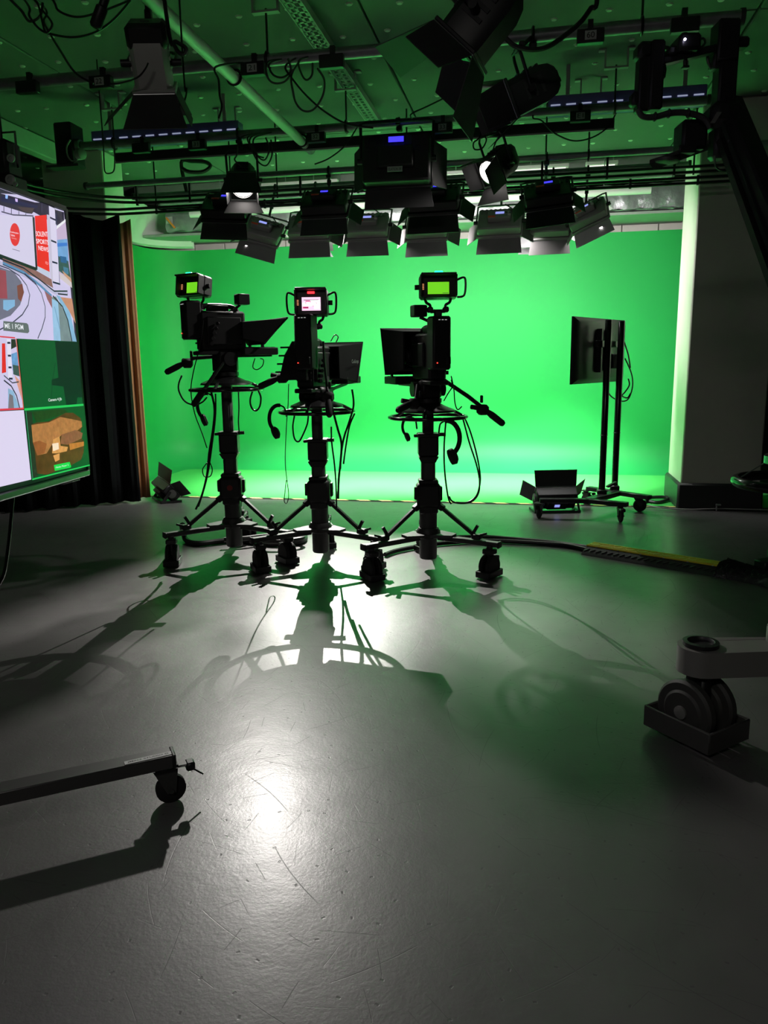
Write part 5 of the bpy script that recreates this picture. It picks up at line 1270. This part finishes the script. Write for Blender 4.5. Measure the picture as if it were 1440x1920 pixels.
# ================================================================== CAMERA CRANE (upper right)
JD = 3.60
def jb_(x0, y0, x1, y1, D, dep, b=.008, rot=0):
    a, c_ = at(x0, y0, D), at(x1, y1, D); w = abs((c_ - a).dot(UU)); h = abs(a.z - c_.z)
    return ((a + c_) / 2, (w, dep, h), Matrix.Rotation(YAW + rot, 3, 'Z'), b)
jib = thing('camera_crane', 'black camera crane arm with remote head reaching in at upper right', 'camera crane', at(1375, 205, JD))
mb = MB(); mb.box(*jb_(1341, 42, 1376, 120, JD, .10)); mb.box(*jb_(1344, 110, 1372, 205, JD, .08)); mb.box(*jb_(1334, 95, 1350, 132, JD, .06)); mb.box(*jb_(1370, 72, 1400, 92, JD, .06)); mb.build('head_post', BLACK, jib)
mb = MB(); mb.bar(at(1232, 118, JD - .02), at(1342, 92, JD - .02), .05, .03, b=.006); mb.bar(at(1236, 90, JD + .02), at(1265, 93, JD + .02), .02, .015); mb.build('head_tray', BLACKM, jib)
mb = MB(); mb.box(*jb_(1264, 72, 1303, 104, JD - .02, .14, .012)); mb.box(*jb_(1248, 92, 1268, 108, JD - .02, .08)); mb.cyl(at(1284, 70, JD), at(1284, 62, JD), .012, n=8); rc = mb.build('remote_camera', BLACK, jib)
mb = MB(); mb.lathe([(.005, 0), (.005, .004)], at(1284, 74, JD - .10), 10, -WW); mb.build('pilot_light', emit('crane_led', (.75, .7, 1.0), 14), rc)
mb = MB(); mb.cyl(at(1285, 108, JD - .02), at(1285, 127, JD - .02), .009, n=8); mb.box(*jb_(1279, 124, 1291, 129, JD - .02, .03, .003)); mb.build('tie_down_screw', BLACKM, jib)
mb = MB(); mb.box(*jb_(1197, 82, 1216, 212, JD, .07)); mb.box(*jb_(1192, 84, 1218, 114, JD, .09, .014)); mb.box(*jb_(1219, 78, 1238, 208, JD - .03, .06)); mb.box(*jb_(1236, 116, 1246, 150, JD, .04)); mb.build('side_frame', BLACK, jib)
mb = MB(); mb.box(*jb_(1182, 175, 1200, 200, JD, .06, .01)); mb.build('motor', BLACK, jib)
mb = MB(); mb.tube(spline([at(x, y, JD - .05) for x, y in ((1196, 205), (1206, 219), (1230, 219), (1258, 212), (1290, 212), (1320, 222), (1332, 240))]), .013, 10); loom = mb.build('cable_loom', DGREY, jib)
for x, y in ((1228, 219), (1254, 213), (1290, 212)):
    mb = MB(); mb.torus(at(x, y, JD - .05), .016, .004, 14, 6, axis=UU); mb.build('tape_band', BLACK, loom)
mb = MB(); mb.tube(spline([at(x, y, JD) for x, y in ((1307, 78), (1318, 72), (1322, 80), (1315, 88), (1306, 86))]), .005, 6); mb.tube(spline([at(x, y, JD) for x, y in ((1326, 103), (1328, 118), (1334, 130))]), .006, 6); mb.tube(spline([at(x, y, JD) for x, y in ((1242, 118), (1247, 128), (1245, 145))]), .006, 6); mb.build('short_leads', CABLE, jib)
mb = MB(); mb.box(*jb_(1325, 195, 1385, 245, JD, .14, .03)); mb.box(*jb_(1335, 235, 1358, 300, JD, .09, .015)); mb.build('knuckle', BLACK, jib)
mb = MB(); a, b = at(1332, 226, JD - .09), at(1349, 210, JD - .09); mb.prism([a - ZZ * .01, a + UU * .02 - ZZ * .01, b + UU * .01, b - UU * .01], WW * .003); mb.build('sticker', GREY, jib)
PIV = at(1612, 800, 2.75)
mb = MB(); mb.bar(at(1362, 195, JD + .02), PIV, .10, .10, b=.01); mb.build('boom_tube', BLACK, jib)
mb = MB(); mb.bar(PIV, PIV + (PIV - at(1362, 195, JD + .02)).normalized() * .55, .09, .09, b=.01); mb.build('rear_boom', BLACK, jib)
mb = MB(); cwp = PIV + (PIV - at(1362, 195, JD + .02)).normalized() * .5; mb.box(cwp, (.24, .16, .2), b=.02); mb.build('counterweight', BLACKM, jib)
mb = MB(); mb.box(PIV - ZZ * .06, (.16, .16, .2), b=.015); mb.build('pivot_yoke', DGREY, jib)
mb = MB(); mb.bar(at(1358, 232, JD - .05), PIV - ZZ * .06 - UU * .05, .024, .02); mb.build('parallel_rod', mat('rod_green_black', (.05, .07, .06), .25, metal=.5), jib)
mb = MB(); mb.bar(at(1352, 262, JD - .05), PIV - ZZ * .1 - UU * .08, .03, .03); mb.build('parallel_rod', BLACKM, jib)
mb = MB(); mb.cyl(at(1362, 290, JD - .08), PIV - ZZ * .15 - UU * .08, .004, n=6); mb.build('stay_wire', STEEL, jib)
mb = MB(); mb.tube(spline([at(x, y, JD - .1) for x, y in ((1366, 262), (1380, 300), (1396, 340), (1412, 385), (1432, 425), (1460, 470))]), .01, 8); mb.tube(spline([at(x, y, JD - .1) for x, y in ((1340, 292), (1342, 312), (1355, 320), (1370, 314), (1374, 300))]), .004, 6); mb.build('crane_leads', CABLE, jib)
mb = MB(); mb.prism([at(1218, 300, JD), at(1330, 262, JD), at(1336, 272, JD + .05), at(1226, 312, JD + .05)], (0, 0, -.015)); mb.lathe([(.05, 0), (.06, .004), (.06, .014), (.05, .018)], at(1248, 306, JD + .02), 24); mb.build('mount_plate', DGREY, jib)
mb = MB(); mb.box(*jb_(1272, 230, 1316, 285, JD + .05, .12, .012)); mb.box(*jb_(1268, 275, 1300, 290, JD + .03, .08, .006)); mb.build('crane_camera', BLACK, jib)
# dolly under the crane
DG = mat('dolly_grey', (.20, .20, .185), .5, var=.08)
wp = on_z(1306, 1390, 0); dl = thing('crane_dolly', 'grey dolly leg with a big shielded wheel at the right foreground', 'dolly', (wp.x, wp.y, 0))
ld = V((.93, .20, 0)).normalized(); ln = V((-ld.y, ld.x, 0)); w0_ = V((wp.x, wp.y, 0)) + V((.0, .04, 0))
def dp(s, t_, z): return w0_ + ld * s + ln * t_ + ZZ * z
mb = MB(); N = 9
up_ = [dp(-.085 + .02 * abs(math.cos(a)), 0, 0) for a in ()]
outl = [dp(.0 + .085 * math.cos(rad(a)), .085 * math.sin(rad(a)), .275) for a in range(90, 271, 20)] + [dp(.25, -.075, .275), dp(.45, -.09, .265), dp(.62, -.1, .26), dp(.62, .1, .26), dp(.45, .09, .265), dp(.25, .075, .275)]
mb.prism(outl, (0, 0, .10)); lg = mb.build('leg', DG, dl)
mb = MB(); mb.lathe([(.05, .375), (.066, .377), (.066, .392), (.05, .394), (.044, .385), (.044, .379)], dp(0, 0, 0), 30); mb.build('socket_ring', BLACK, lg)
mb = MB(); mb.lathe([(.05, .37), (.062, .37), (.062, .43), (.05, .435), (.048, .38)], dp(.335, .03, 0), 30); mb.build('tube_socket', DG, lg)
mb = MB(); mb.lathe([(.05, .255), (.06, .262), (.06, .277)], dp(0, 0, 0), 24); mb.build('swivel', BLACK, dl)
wa = V((math.cos(rad(42)), math.sin(rad(42)), 0))     # wheel axle direction
for sgn in (-1, 1):
    mb = MB(); cW = dp(-.0, -.0, .125) + wa * (.062 * sgn)
    mb.lathe([(.03, -.03), (.075, -.03), (.085, -.022), (.112, -.022), (.122, -.012), (.122, .012), (.112, .022), (.085, .022), (.075, .03), (.03, .03)], cW, 40, wa); wh = mb.build('wheel', mat('wheel_rubber', (.05, .05, .046), .6), dl)
    mb = MB(); mb.lathe([(.026, .0), (.026, .008), (.012, .012)], cW + wa * (.03 * sgn), 16, wa * sgn); mb.build('hub_nut', DG, wh)
mb = MB(); mb.box(dp(0, 0, .17), (.055, .09, .18), Matrix.Rotation(rad(42), 3, 'Z'), b=.01); mb.build('fork', BLACK, dl)
mb = MB(); Rg = Matrix.Rotation(rad(42), 3, 'Z')
for lx, ly, sx, sy in ((-.115, 0, .012, .30), (.115, 0, .012, .30), (0, .145, .24, .012), (0, -.145, .24, .012)): mb.box(dp(0, 0, .062) + Rg @ V((lx, ly, 0)), (sx, sy, .085), Rg, b=.004)
mb.build('wheel_guard', mat('guard_grey', (.07, .07, .065), .5), dl)
MS = V((PIV.x, PIV.y, 0))
mb = MB(); mb.cyl(MS + ZZ * .2, MS + ZZ * (PIV.z - .14), .07, n=20); mb.build('mast', DG, dl)
for s_, t_ in ((1.25, .60), (1.25, -.55)):
    mb = MB(); mb.bar(MS + ZZ * .30, dp(s_, t_, .30), .14, .09, b=.01); mb.build('leg', DG, dl)
    mb = MB(); mb.lathe([(.03, -.05), (.11, -.05), (.122, -.03), (.122, .03), (.11, .05), (.03, .05)], dp(s_, t_, .125), 30, wa); mb.build('wheel', MATS['wheel_rubber'], dl)
# low pedestal with glossy ring at the right edge
lpx = at(1393, 905, 5.05); lc = V((lpx.x, lpx.y, 0)) + UU * .36 + WW * .05
lp_ = thing('low_pedestal', 'low pedestal with a glossy black ring catching green light at the right edge', 'camera pedestal', lc)
mb = MB(); mb.torus((lc.x, lc.y, .62), .35, .035, 48, 12); mb.build('ring', BLACKG, lp_)
mb = MB(); mb.lathe([(.12, .05), (.12, .35), (.07, .40), (.07, .95)], (lc.x, lc.y, 0), 26); mb.build('column', BLACK, lp_)
mb = MB(); mb.lathe([(.17, .74), (.19, .75), (.19, .80), (.17, .81)], (lc.x, lc.y, 0), 30); mb.build('top_ring', BLACKG, lp_)
for a in (160, 280, 40):
    d = V((math.cos(rad(a)), math.sin(rad(a)), 0))
    mb = MB(); mb.cyl(lc + d * .33 + ZZ * .63, lc + d * .16 + ZZ * .76, .005, n=6); mb.build('stay', STEEL, lp_)
le = on_z(1424, 1056, .09)
for k, e in enumerate((le, lc + V((.55, .25, .09)), lc + V((.6, -.3, .09)))):
    mb = MB(); e = V((e.x, e.y, .07)); mb.bar(e, V((lc.x, lc.y, .07)), .10, .075, b=.008); mb.box((e.x, e.y, .02), (.05, .05, .04), b=.004); mb.build('leg', BLACK, lp_)
# small clamp standing by the pillar
p = on_z(1343, 958, 0); t = thing('small_clamp', 'small metal clamp on the floor in front of the right pillar', 'clamp', p)
mb = MB(); mb.cyl(p, p + ZZ * .07, .008, n=8); mb.build('post', STEEL, t)
mb = MB(); mb.box(p + V((.015, 0, .06)), (.05, .02, .018), b=.003); mb.build('jaw', STEEL, t)
# ================================================================== DEVICE ABOVE THE DISPLAY, GRID CABLES
c = at(22, 300, 5.1); t = thing('hanging_scanner', 'black hanging light with round pale discs above the left display', 'light', c)
mb = MB(); mb.box(c + V((-.06, 0, .0)), (.16, .16, .22), b=.02); mb.box(c + V((-.06, 0, -.14)), (.20, .18, .10), b=.02); mb.build('case', BLACK, t)
for (x, y, r) in ((20, 337, .03), (29, 345, .015), (21, 297, .024)):
    mb = MB(); q = at(x, y, 4.95); mb.lathe([(r * .5, 0), (r, .0), (r, .008), (r * .5, .012), (r * .45, .004)], q, 20, -WW); mb.build('disc', mat('pale_disc', (.45, .5, .46), .4), t)
mb = MB(); mb.cyl(c + V((-.06, 0, .1)), c + V((-.06, 0, .62)), .012, n=8); mb.build('stem', BLACKM, t)
mb = MB(); mb.tube([c + V((-.16, 0, -.05)), c + V((-.16, 0, .16)), c + V((.04, 0, .16)), c + V((.04, 0, -.05))], .008, 6); mb.build('yoke', BLACKM, t)
PIPES = ((P1Y, P1Z), (P2Y, P2Z), (7.05, 3.12), (7.95, 3.20), (3.75, 3.42), (8.55, 3.24))
def grid_cable(pts, D, r, label):
    P = [at(x, y, D) for x, y in pts]
    def tie(p):
        best = min(PIPES, key=lambda q: math.hypot(p.y - q[0], p.z - q[1]))
        if math.hypot(p.y - best[0], p.z - best[1]) < .55: return V((p.x, best[0], best[1]))
        return V((p.x, p.y, 3.70)) if p.z > 2.9 else None
    t0 = tie(P[0])
    if t0 is not None: P = [t0] + P
    mb = MB(); mb.tube(spline(P, 6), r, 6); return single(mb, 'grid_cable', CABLE, label, 'cable', P[0], 'cables slung in the lighting grid')
grid_cable([(1120, -5), (1108, 15), (1090, 40), (1065, 62), (1030, 86), (1000, 93), (965, 86), (945, 68), (930, 56)], 4.3, .012, 'thick cable curving from the top edge to the large black lamp')
grid_cable([(80, 10), (82, 40), (92, 60), (110, 90), (140, 135), (175, 157)], 4.7, .006, 'cable sagging from the top left to the near pipe')
grid_cable([(20, 0), (40, 20), (55, 40), (75, 30), (80, 5)], 4.5, .007, 'short loop at the top left corner')
grid_cable([(50, 5), (55, 30), (75, 55), (100, 65), (140, 70), (180, 60), (215, 35), (245, 0)], 4.5, .006, 'long sagging cable at the top left')
grid_cable([(95, -5), (110, 20), (145, 32), (190, 22), (245, 0)], 4.5, .006, 'upper sagging cable at the top left')
grid_cable([(60, -5), (72, 10), (85, 60), (98, 45), (80, 20)], 4.45, .006, 'tangled cable end at the top left')
grid_cable([(278, 118), (272, 130), (258, 145), (230, 155), (205, 158)], 4.0, .004, 'thin lead behind the grey lamp')
grid_cable([(318, 68), (330, 78), (348, 90), (346, 102), (335, 98), (325, 82)], 4.1, .010, 'short loop at the top of the grey lamp')
grid_cable([(345, 145), (350, 165), (345, 190), (325, 205), (318, 200)], 4.4, .005, 'lead hanging beside the grey lamp')
grid_cable([(405, 125), (410, 150), (412, 180), (416, 200), (410, 222)], 4.8, .006, 'loose end hanging left of the pale pole')
for k, (pts, lb) in enumerate(((((500, 118), (502, 145), (515, 156), (535, 152), (550, 130)), 'cable loop under the near pipe beside the pale pole'), (((505, 120), (512, 140), (530, 145), (545, 132), (540, 110)), 'inner cable loop under the near pipe'), (((560, 115), (566, 140), (575, 150), (585, 140), (586, 118)), 'small loop left of the cable tray'),
                               (((547, 140), (550, 175), (556, 195), (570, 208), (588, 205), (605, 180), (608, 150), (595, 128)), 'large loop hanging below the near pipe'), (((535, 125), (550, 150), (575, 180), (610, 210), (650, 232), (700, 240)), 'cable from the near pipe to the big panel light'))):
    grid_cable(pts, 4.95, .006, lb)
for k, (pts, lb) in enumerate(((((452, 258), (444, 290), (440, 300), (452, 312)), 'lead of the left lit lamp'), (((470, 258), (474, 285), (486, 305), (500, 310), (510, 290), (508, 262)), 'coil of cable right of the left lit lamp'), (((476, 260), (482, 290), (496, 300), (505, 280), (498, 258)), 'inner coil right of the left lit lamp'), (((466, 256), (470, 275), (480, 290), (495, 296)), 'strand beside the left lit lamp'),
                               (((900, 255), (888, 268), (890, 280), (904, 278), (912, 262), (905, 252)), 'small coil above the tilted lit lamp'), (((938, 250), (930, 265), (926, 280), (935, 290)), 'lead of the tilted lit lamp'), (((1000, 222), (1015, 226), (1040, 250), (1075, 264), (1110, 258), (1140, 238), (1155, 212)), 'long cable sagging below the right half of the far pipe'),
                               (((770, 215), (800, 200), (830, 185), (850, 170)), 'cable rising from the big panel light to the right'), (((655, 262), (640, 280), (615, 298), (590, 308)), 'thin cable falling left of the big panel light'))):
    grid_cable(pts, 6.3, .006, lb)
grid_cable([(340, 305), (360, 302), (385, 304), (394, 312), (380, 322), (355, 322), (342, 316)], 8.4, .02, 'thick dark hose loop near the rear ceiling on the left')
grid_cable([(193, 262), (195, 300), (197, 322), (206, 325), (214, 318), (215, 290), (213, 268)], 6.3, .005, 'wire loop hanging under the left of the far pipe')
# microphone-like black tube at the top
q0, q1 = at(200, -10, 4.0), at(178, 52, 4.0); t = thing('hanging_plug', 'black in-line connector hanging at the top left', 'connector', q0)
mb = MB(); mb.tube([q0, q0.lerp(q1, .35), q0.lerp(q1, .4), q1 - (q1 - q0).normalized() * .01, q1], [.02, .02, .028, .028, .02], 12); mb.build('body', BLACK, t)
mb = MB(); mb.cyl(q0, q0 + V((0, 0, .3)), .008, n=8); mb.build('lead', CABLE, t)
# orange tag on the duct
p = on_y(317, 413, 9.76); t = thing('orange_tag', 'small orange marker tied to the left foil duct', 'tag', p)
mb = MB(); mb.box(p, (.09, .01, .09), b=.003); mb.build('plate', LGREY, t)
mb = MB(); mb.bar(p + V((-.03, -.012, .03)), p + V((.08, -.012, -.10)), .02, .025, up=(0, 1, 0)); mb.build('ribbon', mat('orange_ribbon', (.8, .25, .04), .5), t)
